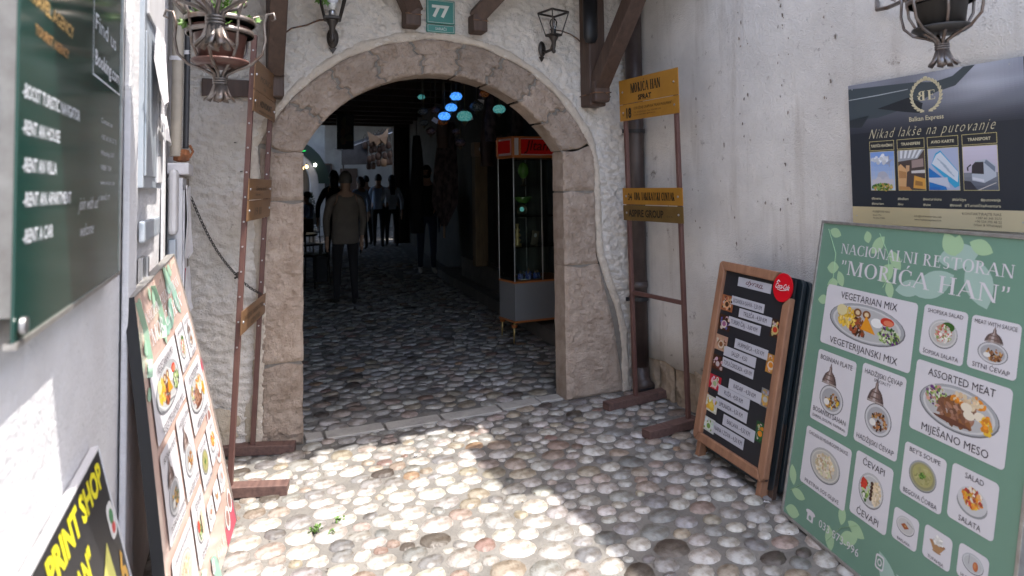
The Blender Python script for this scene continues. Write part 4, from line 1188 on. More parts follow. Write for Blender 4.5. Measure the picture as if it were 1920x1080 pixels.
# =================================================================== STREET OBJECTS
# ---- serif capitals for the restaurant board and the brass plates
def serif(mb, word, x, z, h, y, col, width=None, align='L', wt=.16, m=None):
    """roman capitals: thick and thin strokes with serif feet; unit height 1"""
    T, N = wt, wt * (.42 if wt < .2 else .55)
    s_ = .055
    def vst(x0, th, z0=0, z1=1, se=(1, 1)):
        o = [('q', (x0, z0, x0 + th, z1))]
        if se[0]: o.append(('q', (x0 - s_ * 1.5, z0, x0 + th + s_ * 1.5, z0 + .045)))
        if se[1]: o.append(('q', (x0 - s_ * 1.5, z1 - .045, x0 + th + s_ * 1.5, z1)))
        return o
    def dg(x0, z0, x1, z1, th): return [('p', [(x0, z0), (x0 + th, z0), (x1 + th, z1), (x1, z1)])]
    def bowl(cx, cz, rx, rz, a0, a1, tk, tn):
        out = []
        n = 16
        for k in range(n):
            a, b = radians(a0 + (a1 - a0) * k / n), radians(a0 + (a1 - a0) * (k + 1) / n)
            w1, w2 = tn + (tk - tn) * abs(cos(a)), tn + (tk - tn) * abs(cos(b))
            out.append(('p', [(cx + rx * cos(a), cz + rz * sin(a)), (cx + rx * cos(b), cz + rz * sin(b)), (cx + (rx - w2) * cos(b), cz + (rz - N * .9) * sin(b)), (cx + (rx - w1) * cos(a), cz + (rz - N * .9) * sin(a))]))
        return out
    def glyph(c):
        if c == 'I': return vst(.08, T), .08 * 2 + T
        if c in 'N': return vst(.08, N) + vst(.70, N, se=(0, 1)) + dg(.70 - T * .35, 0, .08, 1, T), .86
        if c == 'M': return vst(.08, N) + vst(.86, T) + dg(.50, .0, .10, 1, T) + dg(.50, .0, .88, 1, N), 1.12
        if c == 'A': return dg(.0, 0, .36, 1, N) + dg(.66, 0, .32, 1, T) + [('q', (.14, .32, .62, .37)), ('q', (-.07, 0, .15, .045)), ('q', (.58, 0, .90, .045))], .84
        if c == 'O': return bowl(.42, .5, .42, .52, 0, 360, T * 1.1, N), .84
        if c in 'CĆČ':
            g = bowl(.42, .5, .42, .52, 48, 312, T * 1.1, N) + [('q', (.66, .68, .71, .95)), ('q', (.66, .05, .71, .30))]
            if c == 'Ć': g += [('p', [(.38, 1.10), (.44, 1.10), (.58, 1.30), (.46, 1.30)])]
            return g, .76
        if c == 'L': return vst(.08, T) + [('q', (.08, 0, .56, .05)), ('p', [(.53, 0), (.58, 0), (.58, .26), (.55, .26)])], .62
        if c == 'R': return vst(.08, T) + bowl(.26, .755, .32, .245, -90, 90, T, N) + dg(.58, 0, .26, .52, T) + [('q', (.54, 0, .84, .045))], .78
        if c == 'P': return vst(.08, T) + bowl(.26, .74, .32, .26, -90, 90, T, N), .62
        if c == 'E': return vst(.08, T) + [('q', (.08, 0, .56, .05)), ('q', (.08, .95, .54, 1)), ('q', (.08, .49, .42, .54)), ('q', (.51, .74, .55, 1)), ('q', (.54, 0, .58, .26)), ('q', (.39, .40, .43, .63))], .64
        if c == 'B': return vst(.08, T) + bowl(.26, .76, .26, .24, -90, 90, T, N) + bowl(.26, .27, .32, .27, -90, 90, T, N), .64
        if c == 'S': return bowl(.30, .74, .25, .27, 40, 270, T * .9, N) + bowl(.30, .25, .27, .27, -140, 90, T * .9, N), .60
        if c == 'T': return vst(.32, T, se=(1, 0)) + [('q', (.02, .95, .78, 1)), ('q', (.02, .72, .06, 1)), ('q', (.74, .72, .78, 1))], .80
        if c == 'H': return vst(.08, T) + vst(.62, T) + [('q', (.08, .49, .70, .54))], .88
        if c == 'D': return vst(.08, T) + bowl(.30, .5, .48, .5, -90, 90, T * 1.1, N) + [('q', (.2, .95, .34, 1)), ('q', (.2, 0, .34, .05))], .84
        if c == 'U': return vst(.06, T, .25, 1, (0, 1)) + vst(.62, N, .25, 1, (0, 1)) + bowl(.37, .27, .31, .29, 180, 360, T, N), .76
        if c == 'K': return vst(.08, T) + dg(.20, .42, .58, 1, N) + dg(.62, 0, .26, .56, T) + [('q', (.56, 0, .84, .045)), ('q', (.48, .955, .76, 1))], .82
        if c == '"': return [('p', [(.05, .98), (.15, .98), (.13, .72), (.02, .66), (.07, .78)]), ('p', [(.25, .98), (.35, .98), (.33, .72), (.22, .66), (.27, .78)])], .40
        if c == '3': return bowl(.22, .74, .24, .26, -90, 150, T * .9, N) + bowl(.22, .26, .27, .27, -150, 90, T * .9, N), .56
        if c == '4': return vst(.36, T * .9, se=(1, 0)) + [('q', (.0, .26, .58, .32)), ('p', [(.0, .28), (.07, .28), (.40, 1), (.36, 1)])], .62
        if c == ' ': return [], .34
        return [], .3
    glyphs, x_ = [], 0
    for c in word:
        g, wd = glyph(c)
        glyphs.append((x_, g)); x_ += wd + .09
    tot = x_ - .09
    kx = (width / tot) if width else h
    ox = x - {'L': 0, 'C': tot * kx / 2, 'R': tot * kx}[align]
    lay = 0
    for gx, g in glyphs:
        for n_, it in enumerate(g):
            if it[0] == 'q':
                a, b, c_, d = it[1]; pts = [(a, b), (c_, b), (c_, d), (a, d)]
            else: pts = it[1]
            mb.poly([(ox + (gx + p[0]) * kx, y - n_ * 2e-6, z + p[1] * h) for p in pts], col, m)

# ---- food pictures (flat print)
def blobs(mb, cx, cz, rx, rz, n, cols, size, rnd, y, a=1.0):
    n = int(n * 2.2); size *= .78
    for i in range(n):
        r, t = rnd.random() ** .5 * .92, rnd.uniform(0, 6.283)
        c = rnd.choice(cols); g = rnd.uniform(.75, 1.2)
        mb.ell(cx + rx * r * cos(t), cz + rz * r * sin(t), size * rnd.uniform(.5, 1.2), size * rnd.uniform(.4, .9), y - i * .6e-6, tuple(min(.8, v * g) for v in c), 7, rnd.uniform(0, 3), .25, rnd)
WHT, CRM, GRN, DGR, RED, ORG, YEL, BRN, DBR, PUR, PNK, GRY = (.62, .60, .56), (.60, .48, .30), (.16, .28, .05), (.04, .11, .02), (.5, .04, .02), (.62, .22, .02), (.66, .42, .04), (.22, .09, .035), (.06, .025, .012), (.12, .03, .16), (.5, .26, .2), (.3, .3, .3)
def dish(mb, cx, cz, rx, rz, kind, rnd, y):
    def plate(c0=(.33, .34, .35), c1=(.52, .52, .52), rot=0):
        mb.ell(cx, cz, rx, rz, y, (.15, .15, .16), 28, rot); mb.ell(cx, cz + .002, rx * .97, rz * .96, y - 1e-5, c0, 28, rot)
        mb.ell(cx, cz, rx * .90, rz * .88, y - 2e-5, c1, 28, rot); mb.ell(cx, cz, rx * .84, rz * .8, y - 3e-5, tuple(v * .8 for v in c1), 28, rot)
    yy = y - 5e-5
    if kind == 'veg':
        plate()
        blobs(mb, cx - .5 * rx, cz + .1 * rz, .28 * rx, .6 * rz, 50, [YEL, (.7, .5, .12), (.6, .36, .03)], .012, rnd, yy)
        mb.ell(cx - .66 * rx, cz + .45 * rz, .15 * rx, .3 * rz, yy - 1e-4, (.62, .55, .3), 12)
        blobs(mb, cx - .15 * rx, cz - .25 * rz, .25 * rx, .5 * rz, 30, [BRN, DBR, (.35, .08, .03)], .014, rnd, yy)
        for dx in (-.22, .02):
            mb.ell(cx + dx * rx, cz + .5 * rz, .11 * rx, .22 * rz, yy - 1.2e-4, BRN, 12); mb.ell(cx + dx * rx, cz + .5 * rz, .06 * rx, .12 * rz, yy - 1.3e-4, CRM, 10)
        mb.poly([(cx - .1 * rx, yy - 1.4e-4, cz - .3 * rz), (cx + .3 * rx, yy - 1.4e-4, cz - .4 * rz), (cx + .02 * rx, yy - 1.4e-4, cz + .45 * rz)], (.66, .27, .02))
        mb.ell(cx + .3 * rx, cz + .22 * rz, .15 * rx, .24 * rz, yy - 1.5e-4, (.72, .72, .7), 12)
        mb.ell(cx + .55 * rx, cz + .40 * rz, .17 * rx, .22 * rz, yy - 1.6e-4, RED, 12); mb.ell(cx + .58 * rx, cz + .36 * rz, .12 * rx, .14 * rz, yy - 1.7e-4, (.6, .18, .1), 12)
        blobs(mb, cx + .62 * rx, cz - .25 * rz, .27 * rx, .42 * rz, 60, [GRN, (.35, .45, .15), (.55, .6, .4), PUR, DGR], .010, rnd, yy - 2e-4)
    elif kind == 'assort':
        plate()
        blobs(mb, cx - .55 * rx, cz + .25 * rz, .3 * rx, .5 * rz, 60, [WHT, GRN, PNK, PUR, (.35, .45, .15)], .009, rnd, yy)
        blobs(mb, cx, cz - .1 * rz, .5 * rx, .6 * rz, 50, [BRN, (.28, .14, .09), (.16, .07, .04), (.36, .2, .14)], .018, rnd, yy - 1e-4)
        for k in range(4): mb.ell(cx + (-.25 + .1 * k) * rx, cz - (.62 - .02 * k) * rz, .34 * rx, .07 * rz, yy - 2e-4 - k * 1e-6, (.13, .05, .03), 10, -.1)
        blobs(mb, cx + .25 * rx, cz + .5 * rz, .45 * rx, .3 * rz, 26, [(.62, .45, .28), (.66, .54, .36), ORG], .012, rnd, yy - 2.2e-4)
        for dx, dz in ((.22, .25), (.55, .05), (.30, -.05)): mb.ell(cx + dx * rx, cz + dz * rz, .14 * rx, .2 * rz, yy - 3e-4 - dx * 1e-5, (.70, .63, .50), 12)
        blobs(mb, cx + .72 * rx, cz - .2 * rz, .14 * rx, .4 * rz, 16, [YEL, ORG], .012, rnd, yy - 3.3e-4)
    elif kind in ('bosn', 'hadz', 'meat'):     # plate with a raised engraved metal lid
        pz, lz = cz - rz * .38, cz + rz * .18
        r0, r1 = rx, rz * .60
        mb.ell(cx, pz, r0, r1, y, (.20, .20, .21), 24); mb.ell(cx, pz, r0 * .93, r1 * .93, y - 1e-5, (.52, .52, .53), 24); mb.ell(cx, pz, r0 * .80, r1 * .78, y - 2e-5, (.34, .34, .35), 24)
        blobs(mb, cx + .1 * r0, pz - .1 * r1, r0 * .62, r1 * .6, 30, [BRN, DBR, (.32, .13, .04), (.45, .25, .08)] + ([DGR, YEL] if kind == 'bosn' else []), rx * .13, rnd, yy)
        mb.ell(cx - r0 * .35, pz - r1 * .25, r0 * .24, r1 * .22, yy - 2e-4, (.66, .65, .62), 12)
        lx_ = cx - (.0 if kind == 'meat' else rx * .35)
        yl = yy - 3e-4
        sh = [(.62, 0), (.60, .12), (.50, .30), (.34, .46), (.14, .56), (.10, .66), (.12, .70), (.06, .78), (.02, .90)]
        for k in range(6):      # dome drawn as vertical slices of engraved copper and tin
            f0, f1 = -1 + k / 3, -1 + (k + 1) / 3
            c = [(.10, .07, .065), (.24, .17, .15), (.42, .36, .34), (.22, .15, .13), (.15, .10, .09), (.08, .055, .05)][k]
            mb.poly([(lx_ + rx * a * f0, yl, lz + rz * b) for a, b in sh] + [(lx_ + rx * a * f1, yl, lz + rz * b) for a, b in reversed(sh)], c)
        for b in (.02, .16, .36): mb.rect(lx_ - rx * (.60 - b * .45), lx_ + rx * (.60 - b * .45), lz + rz * b, lz + rz * (b + .05), yl - 2e-5, (.33, .29, .27) if b < .1 else (.12, .08, .07))
    elif kind == 'shop':
        plate((.45, .45, .45), (.56, .55, .53)); mb.ell(cx + .3 * rx, cz + .55 * rz, .45 * rx, .32 * rz, yy, DGR, 12)
        blobs(mb, cx, cz, .65 * rx, .62 * rz, 80, [WHT, (.68, .66, .6), PNK, (.5, .1, .08), (.25, .35, .1)], .008, rnd, yy - 5e-5)
    elif kind == 'chick':
        plate((.38, .38, .37), (.55, .53, .48)); blobs(mb, cx, cz, .68 * rx, .68 * rz, 110, [CRM, (.62, .54, .42), (.66, .6, .5), (.42, .3, .18), (.5, .5, .3)], .011, rnd, yy)
    elif kind == 'cevapi':
        plate((.42, .42, .42), (.56, .56, .55)); blobs(mb, cx + .4 * rx, cz, .38 * rx, .7 * rz, 50, [CRM, (.62, .5, .34), (.66, .56, .42)], .010, rnd, yy)
        blobs(mb, cx - .35 * rx, cz - .1 * rz, .3 * rx, .6 * rz, 40, [GRN, DGR, WHT, (.4, .5, .2)], .010, rnd, yy - 1e-4); blobs(mb, cx - .62 * rx, cz + .2 * rz, .18 * rx, .25 * rz, 10, [RED], .014, rnd, yy - 2e-4)
        for k in range(5): mb.ell(cx + .05 * rx, cz + (.45 - .22 * k) * rz, .13 * rx, .12 * rz, yy - 3e-4 - k * 1e-6, DBR, 9)
    elif kind == 'bey':
        plate((.30, .31, .31), (.30, .29, .16)); mb.ell(cx, cz + .05 * rz, .74 * rx, .72 * rz, yy, (.34, .32, .13), 24); blobs(mb, cx, cz + .05 * rz, .6 * rx, .55 * rz, 22, [(.38, .36, .16), (.30, .29, .11)], .012, rnd, yy - 1e-5); blobs(mb, cx, cz, .22 * rx, .2 * rz, 9, [DGR, GRN], .007, rnd, yy - 6e-5)
    elif kind == 'salad':
        mb.ell(cx, cz - .25 * rz, rx, rz * .78, y, (.24, .25, .26), 24); mb.ell(cx, cz - .05 * rz, rx * .96, rz * .85, y - 1e-5, (.50, .50, .51), 24)
        blobs(mb, cx, cz + .12 * rz, .68 * rx, .62 * rz, 70, [ORG, RED, (.6, .3, .1), YEL, (.66, .6, .5), (.3, .05, .03)], .010, rnd, yy)
    elif kind == 'bakl':
        plate((.45, .45, .46), (.58, .57, .56)); mb.poly([(cx - .5 * rx, yy, cz - .05 * rz), (cx - .05 * rx, yy, cz - .4 * rz), (cx + .42 * rx, yy, cz - .05 * rz), (cx - .1 * rx, yy, cz + .3 * rz)], (.30, .08, .025))
        mb.ell(cx, cz, .12 * rx, .1 * rz, yy - 1e-5, (.5, .28, .1), 8); mb.poly([(cx + .1 * rx, yy - 2e-5, cz + .5 * rz), (cx + .9 * rx, yy - 2e-5, cz + .22 * rz), (cx + .9 * rx, yy - 2e-5, cz + .28 * rz), (cx + .1 * rx, yy - 2e-5, cz + .6 * rz)], (.2, .2, .2))
    elif kind == 'tufa':
        mb.poly([(cx - .8 * rx, y, cz + .15 * rz), (cx - .35 * rx, y, cz - .7 * rz), (cx + .35 * rx, y, cz - .7 * rz), (cx + .8 * rx, y, cz + .15 * rz)], (.36, .20, .09)); mb.ell(cx, cz + .1 * rz, .8 * rx, .2 * rz, yy, (.30, .14, .06), 16)
        mb.ell(cx, cz - .8 * rz, .45 * rx, .12 * rz, yy, (.34, .2, .1), 12); blobs(mb, cx, cz + .4 * rz, .5 * rx, .35 * rz, 16, [(.68, .67, .64), (.6, .59, .56)], .012, rnd, yy - 1e-4)
    elif kind == 'hurm':
        plate((.40, .42, .44), (.54, .55, .56)); mb.ell(cx + .25 * rx, cz - .1 * rz, .25 * rx, .5 * rz, yy, (.42, .12, .04), 14); mb.ell(cx + .2 * rx, cz - .05 * rz, .12 * rx, .3 * rz, yy - 1e-5, (.5, .2, .08), 12)
        mb.box(cx - .4 * rx, cx - .34 * rx, yy - 2e-5, yy - 1e-5, cz - .2 * rz, cz + .8 * rz, (.25, .25, .27))

def leaf_print(mb, x, z, L, W_, ang, y, col):
    pts = []
    for k in range(9): t = k / 8; pts.append((t * L, sin(pi * t) ** .8 * W_ / 2))
    for k in range(7, 0, -1): t = k / 8; pts.append((t * L, -sin(pi * t) ** .8 * W_ / 2))
    mb.poly([(x + a * cos(ang) - b * sin(ang), y, z + a * sin(ang) + b * cos(ang)) for a, b in pts], col)

CARDS = [('veg', .078, .551, .728, .970, 'VEGETARIAN MIX', 'VEGETERIJANSKI MIX', .034, .032), ('shop', .578, .748, .806, .975, 'SHOPSKA SALAD', 'ŠOPSKA SALATA', .017, .017),
         ('meat', .762, .924, .812, .975, 'MEAT WITH SAUCE', 'SITNI ĆEVAP', .016, .018), ('bosn', .079, .302, .418, .700, 'BOSNIAN PLATE', 'BOSANSKI SAHAN', .023, .023),
         ('hadz', .334, .543, .425, .711, 'HADŽIJSKI ĆEVAP', 'HADŽIJSKI ĆEVAP', .022, .022), ('assort', .575, .920, .558, .788, 'ASSORTED MEAT', 'MIJEŠANO MESO', .030, .030),
         ('chick', .072, .337, .160, .384, 'CHICKEN IN MUSHROOMS SAUCE', 'PILETINA SOS GLJIVE', .017, .017), ('cevapi', .360, .538, .177, .398, 'ĆEVAPI', 'ĆEVAPI', .028, .028),
         ('bey', .570, .736, .343, .511, "BEY'S SOUPE", 'BEGOVA ČORBA', .018, .018), ('salad', .756, .912, .355, .517, 'SALAD', 'SALATA', .020, .020),
         ('bakl', .560, .664, .191, .291, '', 'BAKLAVA', .012, .012), ('tufa', .686, .788, .200, .297, '', 'TUFAHIJA', .012, .012), ('hurm', .810, .908, .212, .306, '', 'HURMAŠICA', .012, .012)]
INK = (.045, .035, .045)
def restaurant_board(name, label, m4, W_, H_, ground_col, panel_mat, warm=False, seed=1):
    t = thing(name, label, 'menu board', mat4=m4)
    rnd = random.Random(seed)
    mb = MB(); mb.box(0, W_, .0, .022, 0, H_, ground_col); mb.build('panel', panel_mat, t)
    fr = MB(); e = .012 if not warm else .004
    fr.box(-e, .0, -.006, .028, -e, H_ + e); fr.box(W_, W_ + e, -.006, .028, -e, H_ + e); fr.box(0, W_, -.006, .028, H_, H_ + e); fr.box(0, W_, -.006, .028, -e, 0)
    if warm:
        fr = MB(); fr.box(-e, .0, -.0012, .024, -e, H_ + e)
        f2 = MB(); f2.box(W_, W_ + e, -.0012, .024, -e, H_ + e); f2.box(0, W_, -.0012, .024, H_, H_ + e); f2.build('frame', 'alu', t)
    fr.build('frame', 'dark_panel' if warm else 'alu', t, bevel=.002)
    g = MB()
    LG = (.34, .50, .30) if not warm else (.30, .45, .33)
    BG = (.33, .46, .40) if not warm else (.25, .42, .34)
    for x, z, L, w_, a in ((.605, 1.13, .16, .085, .25), (.73, 1.15, .17, .10, -1.1), (.52, 1.0, .18, .09, .5), (.44, 1.0, .13, .06, .25)): leaf_print(g, x, z, L, w_, a, -.0004 - x * 1e-4, BG)
    for x, z, L, w_, a in ((.045, 1.195, .075, .04, -.25), (.06, 1.035, .07, .05, .15), (.13, 1.03, .07, .04, -1.0), (.075, .965, .065, .045, .3), (.03, .895, .065, .04, .2), (.26, 1.205, .05, .04, -1.2), (.30, 1.12, .09, .05, .9),
                           (.39, 1.14, .09, .045, -.8), (.36, 1.02, .09, .06, .9), (.40, 1.03, .07, .04, -1.2), (.62, 1.22, .09, .06, -.9), (.72, 1.20, .09, .05, -.3), (.68, 1.22, .07, .05, -1.7),
                           (.012, .20, .08, .045, -1.2), (.03, .105, .09, .04, .0), (.01, .02, .09, .05, .15), (.33, .11, .07, .04, 1.6), (.36, .14, .09, .045, -.2), (.27, .08, .09, .05, -1.3), (.33, .06, .10, .05, .5)):
        leaf_print(g, x, z, L, w_, a, -.0007 - x * 1e-4, LG)
    leaf_print(g, .52, .12, .17, .07, -.9, -.0006, BG)
    for p in (((.035, 1.2), (.10, 1.10), (.105, 1.0), (.075, .95)), ((.33, 1.2), (.39, 1.12), (.40, 1.04), (.38, 1.0)), ((.025, .10), (.10, .16)), ((.27, .02), (.33, .10), (.41, .15))):
        for a, b in zip(p, p[1:]): g.beam((a[0], -.0009, a[1]), (b[0], -.0009, b[1]), .0006, .004, (0, 1, 0), LG)
    if warm:   # bands of salmon between the green
        for x0, x1 in ((0, .14), (.40, .58), (.86, 1.0)): g.poly([(x0 * W_, -.0002, 0), (min(W_, x1 * W_ + .05), -.0002, 0), (min(W_, x1 * W_), -.0002, H_), (x0 * W_, -.0002, H_)], (.62, .44, .36))
        g.poly([(.80 * W_, -.0003, 0), (W_, -.0003, 0), (W_, -.0003, .62 * H_), (.86 * W_, -.0003, .5 * H_)], (.42, .05, .09))
        for cx_, cz_, r_ in ((.90, .42, .045), (.93, .30, .05), (.90, .20, .045), (.95, .10, .04), (.87, .07, .04)): g.ell(cx_ * W_, cz_ * H_, r_, r_ * 1.25, -.0004, (.60, .55, .54), 18); g.ell(cx_ * W_, cz_ * H_, r_ * .6, r_ * .8, -.0005, (.28, .14, .12), 14)
    g.build('leaf_pattern', 'print', t)
    T_ = MB(); wc = (.62, .60, .62)
    serif(T_, 'NACIONALNI RESTORAN', .131, 1.104, .040, -.0013, wc, width=.752, wt=.14)
    serif(T_, '"MORIĆA HAN"', .143, 1.022, .056, -.0013, wc, width=.735, wt=.15)
    T_.ell(.163, .072, .028, .010, -.0013, wc, 12); T_.box(.145, .181, -.0013, -.0012, .040, .066, wc); T_.ell(.163, .053, .009, .009, -.0014, (.2, .3, .24), 10)
    T_.text('033 873-996', .216, .048, .040, -.0013, wc, width=.215)
    T_.rrect(.508, .546, .062, .110, .010, -.0013, wc); T_.rrect(.513, .541, .068, .104, .007, -.0014, ground_col); T_.ell(.527, .086, .010, .012, -.0015, wc, 16); T_.ell(.527, .086, .006, .0075, -.0016, ground_col, 12)
    serif(T_, 'REST', .60, .055, .035, -.0013, (.42, .52, .45), width=.13)
    T_.build('title_lettering', 'print', t)
    for kind, x0, x1, z0, z1, top, bot, s1, s2 in CARDS:
        if x1 > W_: continue
        c = MB(); c.rrect(x0, x1, z0, z1, .014, -.0012, (.60, .585, .61)); card = c.build('menu_card', 'print', t)
        cx, cz, hw, hh = (x0 + x1) / 2, (z0 + z1) / 2, (x1 - x0) / 2, (z1 - z0) / 2
        d = MB()
        tall = kind in ('bosn', 'hadz', 'meat')
        rx_, rz_ = (hw * .84, hh * .60) if kind in ('veg', 'assort') else ((hw * .62, hh * .66) if tall else (min(hw * .66, hh * .80), min(hh * .56, hw * .66 * 1.0)))
        if kind in ('bakl', 'tufa', 'hurm'): rx_, rz_, cz = hw * .72, hh * .56, cz + hh * .16
        dish(d, cx, cz, rx_, rz_, kind, rnd, -.0014)
        d.build('food_picture', 'print', card)
        l_ = MB()
        mx = (x1 - x0) * .86
        def fit(s_, sz): return min(mx, len(s_) * sz * .62)
        if top: l_.text(top, cx, z1 - hh * .10 - s1 * .95, s1 * 1.15, -.0022, INK, 'C', width=fit(top, s1))
        if bot: l_.text(bot, cx, z0 + (.036 if kind == 'bosn' else hh * .10), s2 * 1.15, -.0022, INK, 'C', width=fit(bot, s2))
        if kind == 'bosn': l_.text('(SARMA, DOLMA, PAPRIKA)', cx, z0 + .014, .015, -.0022, INK, 'C', width=mx)
        if kind == 'hadz': l_.text('SPECIALTY', cx, z1 - .052, .015, -.0022, INK, 'C', width=.08)
        l_.build('lettering', 'print', card)
    return t
gb_m = board_frame((2.117, 2.073, .022), .229, .195)
restaurant_board('restaurant_menu_board', 'large green menu board with dish photos on white cards, leaning on the right wall', gb_m, .982, 1.222, (.145, .262, .195), 'print', seed=3)
# left one: warped panel leaning on the left wall, seen at a grazing angle
lm = restaurant_board('restaurant_menu_board', 'glossy salmon and green menu board leaning on the left wall, seen nearly edge on', Matrix.Identity(4), .982, 1.222, (.56, .41, .35), 'gloss_print', warm=True, seed=5)
NT, FT, NB, FB = Vector((-.27, 2.113, 1.095)), Vector((-.235, 2.95, 1.139)), Vector((-.135, 1.95, .02)), Vector((.006, 2.97, .02))
lm.matrix_world = Matrix.Translation(NB)
def subdiv(me, n):
    bm = bmesh.new(); bm.from_mesh(me)
    bmesh.ops.subdivide_edges(bm, edges=[e for e in bm.edges if e.calc_length() > .2], cuts=n, use_grid_fill=True)
    bm.to_mesh(me); bm.free()
def warp(o):
    me = o.data
    for m_ in list(o.modifiers): o.modifiers.remove(m_)
    if o.name.startswith('panel') or o.name.startswith('frame'): subdiv(me, 10)
    nrm = (FB - NB).cross(NT - NB).normalized()
    if nrm.x < 0: nrm = -nrm
    for v in me.vertices:
        u, t_ = v.co.x / .982, v.co.z / 1.222
        p = (NB * (1 - u) + FB * u) * (1 - t_) + (NT * (1 - u) + FT * u) * t_
        p += nrm * (-v.co.y * (1.0 if v.co.y > 0 else 5) + .012 * sin(pi * max(0, min(1, t_))) * (.2 + .8 * u))
        v.co = p - NB
for o in list(COL.objects):
    if o.parent == lm or (o.parent and o.parent.parent == lm): warp(o)

# ---- wooden menu boards (right)
mf = board_frame((2.198, 2.742, .080), .079, .204, -.023)
t = thing('coffee_menu_board', 'black drinks menu board in a pine frame with white strips and a red badge', 'menu board', mat4=mf)
W_, H_ = .534, .927
mb = MB(); mb.box(.02, W_ - .005, .004, .016, .01, H_ - .02, (.022, .022, .026)); mb.build('panel', 'print', t)
def bar(n_, x0, x1, z0, z1, pts=None, y0=-.014, y1=.018):
    q = MB(); 
    if pts:
        n = len(pts); q.add([(x, y0, z) for x, z in pts] + [(x, y1, z) for x, z in pts], [tuple(range(n)), tuple(reversed(range(n, 2 * n)))] + [((i + 1) % n, i, n + i, n + (i + 1) % n) for i in range(n)])
    else: q.box(x0, x1, y0, y1, z0, z1)
    return q.build(n_, 'pine', t, bevel=.006)
fw = .046
bar('frame_bar', 0, 0, 0, 0, [(0, .02), (.02, 0), (fw, fw), (fw, H_ - fw), (.012, H_), (0, H_ - .015)])
bar('frame_bar', 0, 0, 0, 0, [(.022, 0), (W_ - .02, 0), (W_ - fw, fw - .001), (fw + .001, fw - .001)])
bar('frame_bar', 0, 0, 0, 0, [(.014, H_), (.432, H_ + .002), (.405, H_ - fw), (fw + .001, H_ - fw + .001)])
bar('frame_bar', 0, 0, 0, 0, [(W_ - fw, fw + .001), (W_ - .018, .002), (W_, .022), (W_, .822), (W_ - .016, .822), (W_ - fw, .782)])
cb = MB(); cb.lathe([(0, 0), (.059, 0), (.059, .008), (0, .008)], n=36, col=(.56, .003, .012)); cb.xf(Matrix.Translation((.481, -.018, .862)) @ Matrix.Rotation(-pi / 2, 4, 'X') @ Matrix.Scale(1.12, 4, (0, 1, 0)))
badge = cb.build('round_badge', 'print', t)
cb = MB(); cb.text('Coca-Cola', .483, .855, .036, -.0200, (.68, .68, .68), 'C', width=.088, shear=.5, bold=.012); cb.tube([(.445, -.020, .882), (.452, -.020, .892), (.462, -.020, .886)], .0022, 5, (.68, .68, .68)); cb.tube([(.452, -.020, .851), (.475, -.020, .847), (.51, -.020, .853)], .0015, 5, (.68, .68, .68)); cb.build('lettering', 'print', badge)
STR = [(.149, .388, .864, .818, 'dyran', 1), (.121, .361, .763, .720, 'BOSANSKA KAHVA - 3,50 KM', 0), (.191, .424, .712, .669, 'TRILEČA - 4,50 KM', 0), (.121, .359, .658, .613, 'TURSKI ČAJ - 3,00 KM', 0), (.195, .430, .562, .516, 'HURMAŠICA - 4,50 KM', 0),
       (.124, .360, .508, .460, 'SALEP - 4,50', 0), (.124, .357, .451, .406, 'TOPLA ČOKOLADA - 4,50 KM', 0), (.197, .430, .364, .314, 'KADAIF - 4,50 KM', 0), (.127, .360, .313, .263, 'RUŽA - 4,50 KM', 0), (.118, .358, .251, .200, 'LIMUNADA - 4,50 KM', 0),
       (.195, .425, .189, .138, 'BAKLAVA - 4,50 KM', 0), (.130, .362, .130, .079, 'NANA I ZOVA - 4,50 KM', 0)]
for x0, x1, z1, z0, s_, logo in STR:
    q = MB(); q.box(x0, x1, .0025, .0035, z0, z1, (.46, .46, .50)); st = q.build('price_strip', 'print', t)
    q = MB()
    if logo:
        q.text('dyran', (x0 + x1) / 2, z0 + .016, .036, .0018, (.10, .01, .02), 'C', width=.12, shear=.4); q.box(.30, .335, .0018, .002, z0 + .014, z0 + .017, (.10, .01, .02))
    else: q.text(s_, (x0 + x1) / 2, (z0 + z1) / 2 - .010, .030, .0018, (.05, .035, .05), 'C', width=min(.21, .0098 * len(s_)))
    q.build('lettering', 'print', st)
rnd = random.Random(12)
PH = [(.044, .758, .678, [(.35, .12, .05), (.6, .3, .15), DBR, (.5, .45, .4)]), (.046, .657, .579, [DBR, (.55, .45, .4), (.3, .1, .2), (.1, .1, .3)]), (.046, .552, .475, [(.5, .3, .2), (.55, .45, .35), BRN]), (.044, .449, .375, [DBR, (.15, .04, .03), (.45, .4, .4)]),
      (.045, .347, .277, [(.5, .02, .04), (.6, .4, .4), (.3, .4, .2), (.6, .6, .55)]), (.045, .240, .164, [(.62, .6, .5), YEL, (.66, .5, .1), (.6, .6, .6)]), (.048, .134, .067, [(.6, .62, .58), (.55, .6, .5), GRN, (.62, .62, .62)]),
      (.421, .711, .628, [DBR, (.55, .4, .15), RED, (.6, .5, .4)]), (.427, .551, .466, [(.5, .25, .06), (.6, .5, .4), ORG, BRN]), (.425, .392, .311, [(.25, .25, .24), (.5, .3, .08), (.4, .4, .38), YEL]), (.424, .241, .152, [(.02, .09, .03), (.03, .12, .04), ORG, (.5, .4, .35)])]
